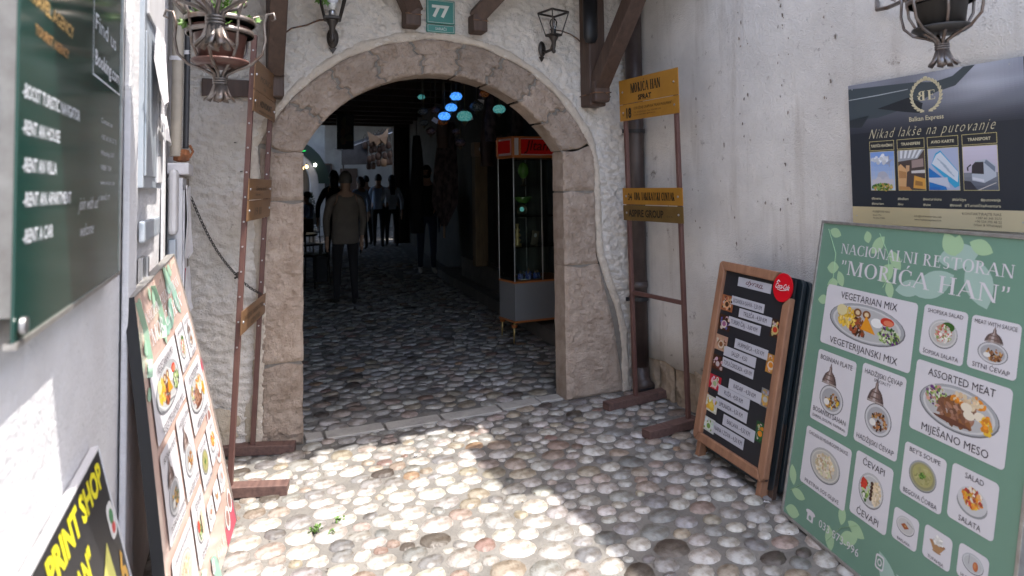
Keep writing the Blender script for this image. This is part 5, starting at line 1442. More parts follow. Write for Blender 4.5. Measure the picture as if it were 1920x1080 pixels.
for x0, z1, z0, cols in PH:
    x1 = x0 + (.094 if x0 < .2 else .062)
    q = MB(); base = tuple(v * .8 for v in cols[0]); q.rect(x0, x1, z0, z1, .0028, base)
    for i in range(34):
        s_ = rnd.uniform(.006, .014); cx, cz = rnd.uniform(x0 + .012, x1 - .012), rnd.uniform(z0 + .012, z1 - .012)
        q.ell(cx, cz, s_ * .8, s_ * .8, .0027 - i * 1e-5, tuple(v * rnd.uniform(.7, 1.1) for v in rnd.choice(cols)), 8, rnd.uniform(0, 3), .2, rnd)
    q.ell((x0 + x1) / 2, (z0 + z1) / 2 - .008, .022, .020, .0022, cols[1], 14); q.ell((x0 + x1) / 2, (z0 + z1) / 2 - .006, .015, .013, .0021, cols[2], 12)
    q.build('drink_photo', 'print', t)
for x in (.045, W_ - .035):
    mb = MB(); mb.beam((x, .03, .42), (x, .02, -.075), .03, .045, (0, 1, 0)); mb.build('leg', 'pine', t, bevel=.004)
# the folded boards stacked behind it
t = thing('folded_black_board', 'thin black framed board stacked right behind the pine framed drinks menu', 'board', mat4=mf @ Matrix.Translation((.004, .034, -.03)))
mb = MB(); mb.rrect(0, .545, .0, .945, .03, 0, (1, 1, 1)); bmf = mb
mb2 = MB()
pts = [v for v in mb.v]; n = len(pts)
mb2.add([(p[0], 0, p[2]) for p in pts] + [(p[0], .022, p[2]) for p in pts], [tuple(range(n)), tuple(reversed(range(n, 2 * n)))] + [((i + 1) % n, i, n + i, n + (i + 1) % n) for i in range(n)])
mb2.build('panel', 'dark_teal', t, bevel=.003)
for x in (.03, .53):
    mb = MB(); mb.beam((x, .012, .3), (x, .012, -.05), .03, .02, (0, 1, 0)); mb.build('leg', 'timber', t)
t = thing('folded_black_board', 'second black board, closest to the wall in the stack of menu boards', 'board', mat4=mf @ Matrix.Translation((.016, .064, -.035)))
mb = MB(); mb.add(mb2.v, mb2.f); mb.build('panel', 'dark_teal', t, bevel=.003)
t = thing('folded_wooden_board', 'lower brown wooden board frame at the right end of the stacked menu boards', 'board', mat4=mf @ Matrix.Translation((.055, .096, .01)))
mb = MB(); mb.box(0, .53, .0, .03, 0, .80); mb.build('panel', 'pine', t, bevel=.005)
mb = MB(); mb.box(.02, .51, -.003, .0, .03, .77); mb.build('board_face', 'dark_panel', t)

# ---- travel poster on the right wall
t = thing('travel_poster', 'dark travel agency poster with a gold wreath and four photos on the right wall', 'poster', mat4=board_frame((2.545, 2.035, 1.213), .008, 0))
PW, PH_ = .705, .62
GO = (.52, .44, .20); CR = (.60, .54, .36)
mb = MB(); mb.box(0, PW, .0, .006, 0, PH_, (.022, .026, .034)); mb.build('panel', 'gloss_print' if False else 'print', t)
g = MB()
nb = 30
for k in range(nb):         # printed sky: pale cloud band over dark
    z0 = .40 + .22 * k / nb; z1 = .40 + .22 * (k + 1) / nb
    f = k / nb; f2 = min(1, f * 1.5)
    for j in range(44):
        x0, x1 = PW * j / 44, PW * (j + 1) / 44
        cl = max(0, 1 - abs((j + .5) / 44 - .78) / .45)
        cl = cl * cl * (3 - 2 * cl)
        v = (.03 + .42 * f2 ** 1.3 * (.45 + .55 * cl) * (.9 + .25 * nz3(x0 * 2, z0 * 9, 3, 3)))
        g.rect(x0, x1, z0, z1, -.0002, (v * .86 + .01, v * .90 + .012, v * 1.05 + .02))
g.poly([(.0, -.0005, .603), (.30, -.0005, .590), (.39, -.0005, .578), (.46, -.0005, .590), (.502, -.0005, .619), (.545, -.0005, .619), (.47, -.0005, .552), (.40, -.0005, .538), (.28, -.0005, .49), (.14, -.0005, .46), (.0, -.0005, .463)], (.055, .07, .08))
g.poly([(.0, -.0006, .552), (.15, -.0006, .556), (.28, -.0006, .563), (.28, -.0006, .566), (.15, -.0006, .560), (.0, -.0006, .555)], (.35, .38, .4))
g.poly([(.14, -.0007, .50), (.28, -.0007, .53), (.34, -.0007, .50), (.33, -.0007, .46), (.25, -.0007, .475)], (.02, .024, .03))
g.poly([(.0, -.0005, .463), (.10, -.0005, .475), (.06, -.0005, .425), (.0, -.0005, .43)], (.03, .036, .042))
g.rect(0, PW, 0, .076, -.0004, (.52, .42, .24)); g.rect(.35, PW, 0, .076, -.0005, (.55, .46, .29))
g.build('printed_picture', 'print', t)
l_ = MB(); Y_ = -.0010
for s_ in (-1, 1):
    for k in range(13):
        a = radians(-82 + k * 13.2)
        for q in (.0, 1.0):
            r0 = .064 + (.004 if q else -.003)
            x, z = .354 + s_ * r0 * cos(a) * .92, .530 + r0 * sin(a)
            leaf_print(l_, x, z, .021, .008, (a + pi / 2 + (.55 if q else -.45)) if s_ > 0 else (pi / 2 - a - (.55 if q else -.45) + 0), Y_ - k * 1e-5, CR)
serif(l_, 'E', .360, .510, .038, Y_, CR, width=.034)
tmp = MB(); serif(tmp, 'B', 0, .510, .038, Y_, CR, width=.034); l_.add([(.352 - v[0], v[1], v[2]) for v in tmp.v], [tuple(reversed(f)) for f in tmp.f], CR)
l_.rect(.318, .325, .528, .531, Y_, CR)
l_.ell(.354, .600, .010, .007, Y_, CR, 8)
l_.text('Balkan Express', .281, .430, .026, Y_, CR, width=.140, bold=.008)
rr2 = random.Random(1)
l_.text('Nikad lakše na putovanje', .095, .372, .060, Y_, CR, width=.512, shear=.6, bold=-.014, spacing=1.25)
for s_, x, z in (('#bosna', .097, .108), ('#tourism', .097, .086), ('#balkan', .217, .108), ('#eu', .217, .086), ('#excursions', .325, .108), ('#uae', .325, .086), ('#türkiye', .44, .108), ('#travel', .43, .086)): l_.text(s_, x, z, .015, Y_, CR, bold=.01)
l_.text('#putovanja', .611, .108, .015, Y_, CR, 'R', bold=.01); l_.text('#TurističkaAvantura', .611, .086, .015, Y_, CR, 'R', bold=.01)
dk = (.06, .05, .04)
for s_, z, sz in (('POSJETITE NAS', .052, .012), ('Sarači 77/1', .038, .009), ('Sarajevo 71000', .026, .009)): l_.text(s_, .10, z, sz, Y_, dk)
for s_, z in (('info@balkanexpress.com', .040), ('www.balkanexpress.com', .026)): l_.text(s_, .285, z, .011, Y_, dk)
for s_, z, sz in (('KONTAKTIRAJTE NAS', .055, .014), ('+387 60 345 2573', .041, .012), ('+90 534 393 48 22', .028, .012), ('(Viber & Whatsapp)', .015, .012)): l_.text(s_, .611, z, sz, Y_, dk, 'R')
l_.build('lettering', 'print', t)
BX = [(.096, .210, 'TURISTIČKI ARANŽMANI'), (.223, .340, 'TRANSFERI'), (.351, .472, 'AVIO KARTE'), (.485, .609, 'TRANSPORT')]
rnd = random.Random(4)
for i, (x0, x1, s_) in enumerate(BX):
    q = MB(); q.rect(x0, x1, .319, .360, Y_, GO); q.rect(x0 + .002, x1 - .002, .321, .358, Y_ - .0001, (.02, .022, .026)); b_ = q.build('heading_box', 'print', t)
    q = MB(); q.text(s_, (x0 + x1) / 2, .334, .016, Y_ - .0003, CR, 'C', width=min(.10, .009 * len(s_)), bold=.02); q.build('lettering', 'print', b_)
    q = MB(); q.rect(x0, x1, .147, .315, Y_, GO); a, b, c, d = x0 + .002, x1 - .002, .149, .313; y = Y_ - .0001; wd, hd = b - a, d - c
    def S_(fx, fz): return (a + fx * wd, c + fz * hd)
    def PG(pts, col, dy=0): q.poly([(S_(*p)[0], y - .0001 - dy, S_(*p)[1]) for p in pts], col)
    if i == 0:
        for k in range(8): q.rect(a, b, c + hd * k / 8, c + hd * (k + 1) / 8, y, (.42 - .035 * k, .50 - .03 * k, .62 - .005 * k))
        blobs(q, *S_(.4, .8), wd * .4, hd * .12, 14, [(.62, .64, .68)], .014, rnd, y - 1e-4)
        for fx in (.12, .3, .72, .9): PG([(fx, .25), (fx + .03, .25), (fx + .018, .62)], (.45, .45, .5), .0001)
        q.ell(*S_(.5, .36), wd * .22, hd * .13, y - 3e-4, (.40, .40, .46), 16); q.ell(*S_(.33, .28), wd * .12, hd * .07, y - 3.1e-4, (.5, .48, .5), 12); q.ell(*S_(.67, .28), wd * .12, hd * .07, y - 3.1e-4, (.46, .45, .5), 12)
        PG([(.05, .1), (.95, .1), (.95, .28), (.05, .28)], (.5, .47, .5), .00025)
        blobs(q, *S_(.5, .08), wd * .45, hd * .08, 40, [GRN, DGR, (.5, .3, .08), (.25, .3, .08)], .010, rnd, y - 5e-4)
        PG([(.62, .68), (.9, .80), (.94, .78), (.75, .66)], (.3, .32, .4), .0005); PG([(.76, .9), (.80, .9), (.82, .6), (.78, .6)], (.3, .32, .4), .0005)
    if i == 1:
        q.rect(a, b, c, d, y, (.07, .05, .045)); PG([(0, 1), (1, 1), (.75, .78), (0, .72)], (.3, .31, .33))
        for k in range(5): PG([(.1 + .18 * k, 1), (.2 + .18 * k, 1), (.16 + .14 * k, .8), (.09 + .14 * k, .8)], (.62, .63, .66), .0001)
        PG([(0, .1), (.28, .05), (.34, .5), (.1, .66), (0, .6)], (.58, .33, .15), .0001); PG([(.02, .3), (.3, .3), (.3, .45), (.02, .5)], (.40, .2, .08), .0002); PG([(.3, .45), (.42, .48), (.44, .62), (.3, .62)], (.5, .3, .16), .0002)
        PG([(.55, .05), (1, .02), (1, .28), (.6, .36)], (.60, .30, .06), .0001); PG([(.62, .12), (.9, .1), (.9, .2), (.64, .24)], (.3, .14, .04), .0002); PG([(.5, .42), (1, .42), (1, .50), (.5, .48)], (.55, .52, .5), .0002); PG([(.52, .55), (.95, .58), (.95, .78), (.52, .74)], (.30, .22, .2), .0001)
        PG([(.0, .0), (.5, .0), (.4, .08), (0, .1)], (.45, .22, .08), .0003)
    if i == 2:
        q.rect(a, b, c, d, y, (.36, .40, .55)); PG([(0, 0), (0, .55), (.45, .3), (.6, 0)], (.02, .16, .45), .0001); PG([(.25, .88), (.42, .95), (1, .42), (1, .1), (.85, .05), (.1, .62)], (.04, .33, .55), .0002)
        PG([(.28, .85), (.42, .91), (.98, .42), (.95, .18), (.12, .64)], (.58, .62, .68), .0003); PG([(0, .30), (.62, .30), (.7, .05), (0, .2)], (.5, .52, .6), .0004); PG([(0, .08), (.4, .06), (.36, 0), (0, 0)], (.02, .12, .4), .0005)
        for k in range(4): PG([(.3 + .1 * k, .75 - .09 * k), (.6 + .08 * k, .55 - .08 * k), (.62 + .08 * k, .57 - .08 * k), (.32 + .1 * k, .77 - .09 * k)], (.35, .42, .5), .0006)
    if i == 3:
        for k in range(10): q.rect(a, b, c + hd * k / 10, c + hd * (k + 1) / 10, y, (.42 + .012 * k, .36 + .014 * k, .42 + .018 * k) if k > 3 else (.10 + .03 * k, .11 + .03 * k, .14 + .03 * k))
        PG([(.25, .22), (.60, .16), (.95, .30), (.95, .55), (.68, .70), (.36, .66), (.24, .5)], (.42, .45, .50), .0001); PG([(.24, .38), (.60, .36), (.60, .64), (.36, .64), (.26, .56)], (.035, .03, .035), .0002)
        PG([(.62, .62), (.92, .40), (.93, .52), (.68, .69)], (.16, .19, .24), .0002); PG([(.26, .24), (.60, .18), (.60, .24), (.26, .30)], (.6, .6, .64), .0003); PG([(.10, .52), (.22, .60), (.24, .57), (.15, .52), (.15, .44), (.11, .44)], (.03, .03, .03), .0002)
        PG([(.4, 0), (.46, 0), (.95, .16), (.93, .17)], (.6, .55, .5), .0002); PG([(0, 0), (.4, 0), (.2, .2), (0, .22)], (.035, .035, .045), .0001)
    q.build('photo', 'print', t)
for x, z in ((.02, .60), (.02, .035), (.66, .60), (.68, .035)):
    q = MB(); q.lathe([(.004, -.003), (.003, .0)], n=8); q.xf(Matrix.Translation((x, -.001, z)) @ Matrix.Rotation(pi / 2, 4, 'X')).build('screw', 'steel', t)

# ---- travel poster on the left wall
t = thing('rental_poster', 'large glossy dark green rental poster with white lines of text on the left wall', 'poster', mat4=board_frame((-.268, 1.042, 1.201), 0, 0, 0, -1))
mb = MB(); mb.box(0, .82, 0, .004, 0, 1.25, (.010, .045, .036)); mb.build('panel', 'gloss_print', t)
mb = MB(); mb.box(.82, .828, -.003, .012, -.008, 1.25); mb.box(0, .82, -.003, .012, -.008, 0); mb.build('frame', 'alu', t)
for x in (.04, .78):
    mb = MB(); mb.box(x - .015, x + .015, .005, .034, .03, .9); mb.build('standoff', 'alu', t)
g = MB(); wc = (.62, .64, .68); Y_ = -.0010
for s_, z, wd, x in (('-BOOST TURISTIC NAVIGATOR', .330, .345, .014), ('-RENT AN HOUSE', .280, .20, .016), ('-RENT AN VILLA', .228, .18, .020), ('-RENT AN APARTMENT', .180, .275, .026), ('-RENT A CAR', .129, .155, .028)): g.text(s_, x, z, .028, Y_, wc, width=wd, bold=.02)
for s_, z in (('Contact us:', .348), ('+387 60 345 27 73', .312), ('WhatsApp 24/7', .278), ('VIBER 7/24', .246), ('www.we-tur.com', .214), ('SARAČI 77', .180)): g.text(s_, .563, z, .016, Y_, (.5, .5, .52), width=min(.19, .0125 * len(s_)))
g.text('join with us!', .36, .165, .036, Y_, (.5, .5, .52), shear=.5); g.text('welcome', .38, .115, .034, Y_, (.5, .5, .52), shear=.5)
g.box(.469, .795, Y_, -.0009, .436, .440, wc); g.box(.469, .473, Y_, -.0009, .44, .62, wc); g.box(.79, .794, Y_, -.0009, .44, .62, wc)
g.text('Booking.com', .49, .462, .045, Y_, wc, width=.29, bold=.02); g.text('Find us', .49, .535, .05, Y_, wc, width=.24)
g.text('TOURIST AGENCY', .067, .428, .022, Y_, (.55, .28, .10), width=.20); g.text('TRAVEL AGENCY', .03, .470, .030, Y_, (.50, .32, .12), width=.27, bold=.02)
g.build('lettering', 'print', t)
q = MB(); q.lathe([(0, 0), (.012, .002), (.012, .008), (0, .01)], n=12); q.xf(Matrix.Translation((.02, -.001, .02)) @ Matrix.Rotation(pi / 2, 4, 'X')).build('corner_knob', 'steel', t)

# ---- print shop board lower left
t = thing('print_shop_board', 'black board with yellow PRINT SHOP lettering leaning on the left wall', 'sign', mat4=board_frame((-.101, .937, .025), 0, .22, 0, -1))
mb = MB(); mb.box(0, .765, 0, .012, 0, .822, (.018, .018, .02)); mb.build('panel', 'print', t)
mb = MB(); mb.box(-.006, .771, -.002, .014, .822, .828); mb.box(.765, .771, -.002, .014, 0, .822); mb.box(-.006, 0, -.002, .014, 0, .822); mb.build('frame', 'white_metal', t)
g = MB(); YW = (.66, .60, .02)
g.text('PRINT SHOP', .315, .755, .070, -.001, YW, width=.425, bold=.04); g.text('"MORIĆA HAN"', .11, .665, .070, -.001, YW, width=.43, bold=.03)
g.poly([(.50, -.001, .58), (.655, -.001, .660), (.68, -.001, .42), (.38, -.001, .25)], (.62, .60, .14)); g.rrect(.70, .76, .635, .71, .02, -.001, (.6, .6, .6)); g.ell(.732, .68, .018, .016, -.0012, (.05, .2, .08), 12); g.ell(.732, .655, .016, .012, -.0012, (.5, .05, .05), 12)
g.text('6', .70, .52, .11, -.001, (.62, .33, .03), bold=.03)
g.build('lettering', 'print', t)

# ---- brass plate stands
def stand(name, label, m4, poles, feet, plates, bars):
    t = thing(name, label, 'sign stand', mat4=m4)
    rp = random.Random(len(label))
    for x, zt in poles:
        q = MB(); q.box(x - .012, x + .012, .004, .028, .0, zt); p_ = q.build('pole', 'brown_metal', t, bevel=.003)
        s_ = MB()
        z = .55
        while z < zt - .1:
            s_.lathe([(.0045, 0), (.0045, .003), (0, .004)], n=6); z += .115
            for i_ in range(len(s_.v) - 18, len(s_.v)): 
                v = s_.v[i_]; s_.v[i_] = (x - .0125 + v[2] * -1, .016 + v[0], z + v[1])
        sc = s_.build('screws', 'steel', p_); sc['kind'] = 'stuff'
    for x, y0, y1 in feet:
        q = MB(); q.box(x - .035, x + .035, y0, y1, -.004, .045); q.build('foot', 'brown_wood', t, bevel=.004)
    for z in bars:
        q = MB(); q.box(poles[0][0] + .012, poles[1][0] - .012, .006, .026, z - .012, z + .012); q.build('crossbar', 'brown_metal', t, bevel=.002)
    for (z0, z1, mm, fn) in plates:
        q = MB(); q.box(-.004, .537, -.003, .002, z0, z1); p_ = q.build('plate', mm, t, bevel=.001)
        q = MB()
        for x in (.03, .50):
            q.lathe([(.007, 0), (.006, .003), (0, .005)], n=10)
            for i_ in range(len(q.v) - 30, len(q.v)):
                v = q.v[i_]; q.v[i_] = (x + v[0], -.0032 - v[2], (z0 + z1) / 2 + v[1])
        k = q.build('screw_heads', 'steel', p_); k['kind'] = 'stuff'
        q = MB(); fn(q); 
        if q.v: q.build('lettering', 'print', p_)
    return t
DK = (.014, .009, .005)
def s1(q):
    serif(q, 'MORIĆA HAN', .110, 1.968, .060, -.0036, DK, width=.275, wt=.30)
    q.text('SPRAT', .180, 1.918, .044, -.0036, DK, width=.125, bold=.04)
def s1b(q):
    q.text('18', .062, 1.815, .085, -.0036, DK, width=.050, bold=.05); q.text('br.', .025, 1.830, .02, -.0036, DK)
    q.text('UDRUŽENJE GRAĐANA "MLADI MUSLIMANI"', .135, 1.860, .024, -.0036, DK, width=.345); q.text('Tel: 033/232-812  Fax: 033/288-205', .135, 1.838, .013, -.0036, DK, width=.25); q.text('E-mail: mmsarajevo@bih.net.ba', .135, 1.822, .012, -.0036, DK, width=.20)
def s2(q):
    q.text('34', .050, 1.290, .060, -.0036, DK, width=.038, bold=.03); serif(q, 'UDR TARIKATSKI CENTAR', .110, 1.290, .048, -.0036, DK, width=.36, wt=.34)
def s3(q):
    q.text('ASPIRE GROUP', .048, 1.186, .062, -.0036, DK, width=.325, bold=.03); q.text('d.o.o.', .40, 1.190, .022, -.0036, (.08, .05, .02), width=.055)
stand('sign_stand', 'brown metal stand with brass name plates in front of the right wall and downpipe',
      board_frame((2.325, 3.515, .012), -.094, -.018), ((.030, 2.05), (.495, 2.05)), ((.030, -.22, .26), (.495, -.30, .075)),
      ((1.905, 2.062, 'brass_sign', s1), (1.797, 1.902, 'brass_sign', s1b), (1.262, 1.366, 'brass_sign', s2), (1.160, 1.257, 'dark_brass', s3)), (.70, 2.02))
def l1(q):
    q.text('MORIĆA', .12, 1.915, .04, -.0036, DK, width=.30); q.text('SPRAT', .2, 1.88, .022, -.0036, DK)
def l2(q):
    q.text('ADVOKAT', .13, 1.795, .045, -.0036, DK, width=.30, bold=.03); q.text('( 1', .03, 1.785, .07, -.0036, DK); q.text('udruženje za zaštitu sarači', .12, 1.768, .016, -.0036, DK, width=.36)
def l3(q): q.text('Galerija sarači', .15, 1.385, .03, -.0036, DK, width=.26); q.text('kulturni centar', .15, 1.36, .018, -.0036, DK)
def l4(q): q.text('19 III', .15, 1.265, .055, -.0036, DK, width=.15)
def l5(q): q.text('34 UDR TARIKATSKI', .05, .775, .035, -.0036, DK, width=.42); q.text('CENTAR', .2, .735, .035, -.0036, DK, width=.2)
stand('sign_stand', 'brown metal stand with brass plates seen side on, beside the left jamb of the arch',
      board_frame((-.012, 3.215, .012), .228, -.047, 0, -1), ((.030, 2.12), (.500, 2.22)), ((.030, -.24, .17), (.500, -.20, .26)),
      ((1.862, 2.005, 'old_brass', l1), (1.758, 1.859, 'old_brass', l2), (1.342, 1.442, 'old_brass', l3), (1.243, 1.338, 'old_brass', l4), (.722, .830, 'old_brass', l5)), ())

# ---- downpipe
t = thing('downpipe', 'thick dark brown downpipe in the corner right of the arch', 'pipe', (2.505, 3.665, 0))
mb = MB(); mb.tube([(0, 0, .16), (0, 0, 3.2)], .058, 20); mb.build('pipe', 'pipe', t, smooth=True)
mb = MB(); mb.lathe([(.061, 0), (.064, .02), (.061, .05)], (0, 0, .70), 20); mb.build('joint_ring', 'pipe', t, smooth=True)
mb = MB(); mb.tube([(0, 0, .18), (0, -.004, .11), (0, -.035, .065), (0, -.075, .045)], [.058, .060, .060, .060], 18); mb.build('shoe', 'pipe', t, smooth=True)
mb = MB(); mb.lathe([(0, 0), (.054, 0), (.054, .002)], n=18); mb.xf(Matrix.Translation((0, -.079, .044)) @ Matrix.Rotation(radians(75), 4, 'X')).build('mouth', 'black', t)
for z in (.62, 1.75):
    mb = MB(); mb.lathe([(.062, 0), (.066, .0), (.066, .025), (.062, .025)], (0, 0, z), 20); mb.box(-.10, -.06, -.006, .006, z, z + .025); mb.box(.058, .075, -.01, .01, z - .002, z + .027); mb.build('clamp', 'black', t)

# ---- timber brackets
t = thing('timber_bracket', 'dark timber post and slanted brace right of the arch, tied with twine', 'bracket', (2.19, WALL_Y, 1.92))
mb = MB(); mb.box(-.065, .06, -.13, 0, .0, 1.2); mb.build('post', 'timber', t, bevel=.012)
mb = MB(); mb.beam((.0, -.125, .12), (.0, -.90, .96), .105, .10); mb.build('brace', 'timber', t, bevel=.006)
mb = MB(); mb.box(-.062, .062, -.185, -.131, .02, .17); mb.build('foot_block', 'timber', t, bevel=.018)
mb = MB(); mb.tube([(-.066, -.0, .075), (-.068, -.135, .078), (-.06, -.19, .08), (.06, -.19, .085), (.066, -.1, .08), (.064, 0, .08)], .004, 6); mb.tube([(.02, -.19, .08), (.05, -.20, .055), (.03, -.195, .03)], .0025, 5); mb.build('twine', 'cable', t)
t = thing('lamp_cover', 'black rounded cable cover hanging against the right timber post', 'cover', (2.135, WALL_Y - .135, 2.33))
mb = MB(); mb.lathe([(0, 0), (.035, .008), (.05, .04), (.052, .3)], n=16, sy=.7); mb.build('cover', 'black', t, smooth=True)
t = thing('timber_bracket', 'dark timber post left of the arch', 'bracket', (.19, WALL_Y, 1.895))
mb = MB(); mb.box(-.045, .045, -.12, 0, .0, 1.2); mb.build('post', 'timber', t, bevel=.010)
mb = MB(); mb.beam((.0, -.11, .14), (.0, -.85, .96), .085, .09); mb.build('brace', 'timber', t, bevel=.006)
mb = MB(); mb.tube([(-.046, -.121, .12), (.046, -.123, .115)], .003, 5); mb.build('twine', 'cable', t)
t = thing('timber_beam', 'short dark horizontal timber between the left wall and the left post', 'beam', (-.045, WALL_Y, 1.90))
mb = MB(); mb.box(-.125, .185, -.03, 0, 0, .092); mb.build('beam', 'timber', t, bevel=.004)
for i, (x, s_, lab) in enumerate(((.953, -1, 'dark timber corbel left of the green house number'), (1.375, 1, 'dark timber corbel right of the green house number'))):
    t = thing('timber_corbel', lab, 'corbel', (x, WALL_Y, 2.352))
    mb = MB(); mb.box(-.048, .048, -.11, 0, 0, .115); mb.build('block', 'timber', t, bevel=.012)
    mb = MB(); mb.beam((-.01 * s_, -.05, .10), (s_ * .20, -.30, .36), .10, .10, (0, 1, 0)); mb.build('brace', 'timber', t, bevel=.006)
    mb = MB(); mb.tube([(-.05, -.112, .07), (.05, -.112, .068)], .003, 5); mb.build('twine', 'cable', t)

# ---- house number
t = thing('house_number_sign', 'green enamel house number plate 77 with a street name plate below', 'sign', (1.147, WALL_Y - .012, 2.345))
mb = MB(); mb.box(-.090, .092, -.004, .004, .056, .205); a_ = mb.build('number_plate', 'green_enamel', t, bevel=.003)
mb = MB(); mb.box(-.090, .092, -.004, .004, 0, .052); b_ = mb.build('street_plate', 'green_enamel', t, bevel=.003)
def outline(q, x0, x1, z0, z1, y, w_, col):
    for r in ((x0, x1, z0, z0 + w_), (x0, x1, z1 - w_, z1), (x0, x0 + w_, z0, z1), (x1 - w_, x1, z0, z1)): q.rect(*r, y, col)
mb = MB(); mb.text('77', .001, .100, .098, -.0052, (.55, .57, .52), 'C', width=.112, bold=.045); outline(mb, -.082, .084, .062, .199, -.0050, .0025, (.5, .52, .46)); mb.build('lettering', 'print', a_)
mb = MB(); mb.text('SARAČI', .001, .016, .024, -.0052, (.55, .57, .52), 'C', width=.070); outline(mb, -.082, .084, .005, .047, -.0050, .002, (.5, .52, .46)); mb.build('lettering', 'print', b_)

# ---- wall lanterns
def lantern(label, loc, s_, led, tilt=0, py=.13):
    t = thing('wall_lantern', label, 'lantern', loc)
    t.scale = (s_,) * 3
    t.rotation_euler = (0, 0, tilt)
    q = MB(); q.lathe([(0, -.0), (.024, .004), (.030, .012), (.026, .02), (0, .024)], n=16); q.xf(Matrix.Rotation(pi / 2, 4, 'X') @ Matrix.Scale(1.8, 4, (0, 1, 0))).build('backplate', 'iron', t, smooth=True)
    q = MB(); q.poly([(-.02, -.012, -.05), (.02, -.012, -.05), (0, -.012, -.082)]); q.poly([(-.02, -.004, -.05), (0, -.004, -.082), (.02, -.004, -.05)]); q.build('point', 'iron', t, solid=.004)
    q = MB(); q.tube([(0, -.01, .0), (0, -.05, -.025), (0, -.10, -.02), (0, -py, .02), (0, -py, .075)], [.011, .010, .010, .011, .013], 10); q.build('arm', 'iron', t, smooth=True)
    q = MB(); q.lathe([(0, -.05), (.011, -.042), (.013, -.03), (.008, -.02), (.013, 0), (.016, .03), (.03, .055), (.032, .065)], (0, -py, .0), 12); q.build('finial', 'iron', t, smooth=True)
    b, tt, h = .036, .070, .145
    z0 = .07
    q = MB()
    for sx, sy in ((1, 1), (1, -1), (-1, -1), (-1, 1)): q.beam((sx * b, -py + sy * b, z0), (sx * tt, -py + sy * tt, z0 + h), .008, .008)
    q.build('corner_bars', 'iron', t)
    q = MB()
    for (w1, z) in ((b, z0), (tt, z0 + h)):
        for a, c in (((-1, -1), (1, -1)), ((1, -1), (1, 1)), ((1, 1), (-1, 1)), ((-1, 1), (-1, -1))): q.beam((a[0] * w1, -py + a[1] * w1, z), (c[0] * w1, -py + c[1] * w1, z), .009, .012)
    q.build('rings', 'iron', t)
    q = MB(); q.box(-b, b, -py - b, -py + b, z0 - .008, z0 + .002); q.build('floor_plate', 'iron', t)
    q = MB(); q.lathe([(.017, 0), (.017, .035), (.014, .04)], (0, -py, z0 + .003), 12); q.build('socket', 'black' if not led else 'steel', t, smooth=True)
    q = MB()
    if led:
        q.lathe([(.012, 0), (.020, .03), (.021, .035)], (0, -py, z0 + .04), 16); bs = q.build('bulb_base', 'white_paint', t, smooth=True)
        q = MB(); q.lathe([(.021, 0), (.029, .014), (.027, .035), (.015, .05), (0, .054)], (0, -py, z0 + .075), 18); q.build('bulb', 'led_white', t, smooth=True)
    else:
        q.lathe([(.012, 0), (.022, .025), (.026, .045), (.018, .066), (0, .074)], (0, -py, z0 + .036), 16); q.build('bulb', 'bulb_glass', t, smooth=True)
        q = MB(); q.tube([(-.004, -py, z0 + .06), (-.006, -py, z0 + .08), (.006, -py, z0 + .08), (.004, -py, z0 + .06)], .0012, 5); q.build('filament', 'steel', t)
    return t
lantern('black wall lantern with a white LED bulb left of the timber corbels', (.505, WALL_Y, 2.262), 1.12, True, -.15)
lantern('open black wall lantern with a clear bulb right of the corbels', (1.835, WALL_Y, 2.295), 1.0, False, .25)
for lab, pts in (('thin old cable from the left post to the left lantern', [(.235, -.01, 2.262), (.28, -.012, 2.30), (.36, -.010, 2.325), (.43, -.012, 2.36), (.495, -.01, 2.37)]),
                 ('thin orange brown cable from the right lantern to the right post', [(1.90, -.012, 2.432), (1.98, -.012, 2.43), (2.05, -.01, 2.415), (2.10, -.02, 2.385), (2.12, -.03, 2.36)])):
    q = MB(); q.tube([(x, WALL_Y + y, z) for x, y, z in pts], .0045, 6); tag(q.build('wall_cable', 'cable', smooth=True), lab, 'cable')
q = MB(); q.tube([(.19, WALL_Y - .13, 3.0), (.245, WALL_Y - .03, 2.4), (.243, WALL_Y - .012, 2.262)], .004, 5); tag(q.build('wall_cable', 'cable', smooth=True), 'cable running up beside the left timber post', 'cable')

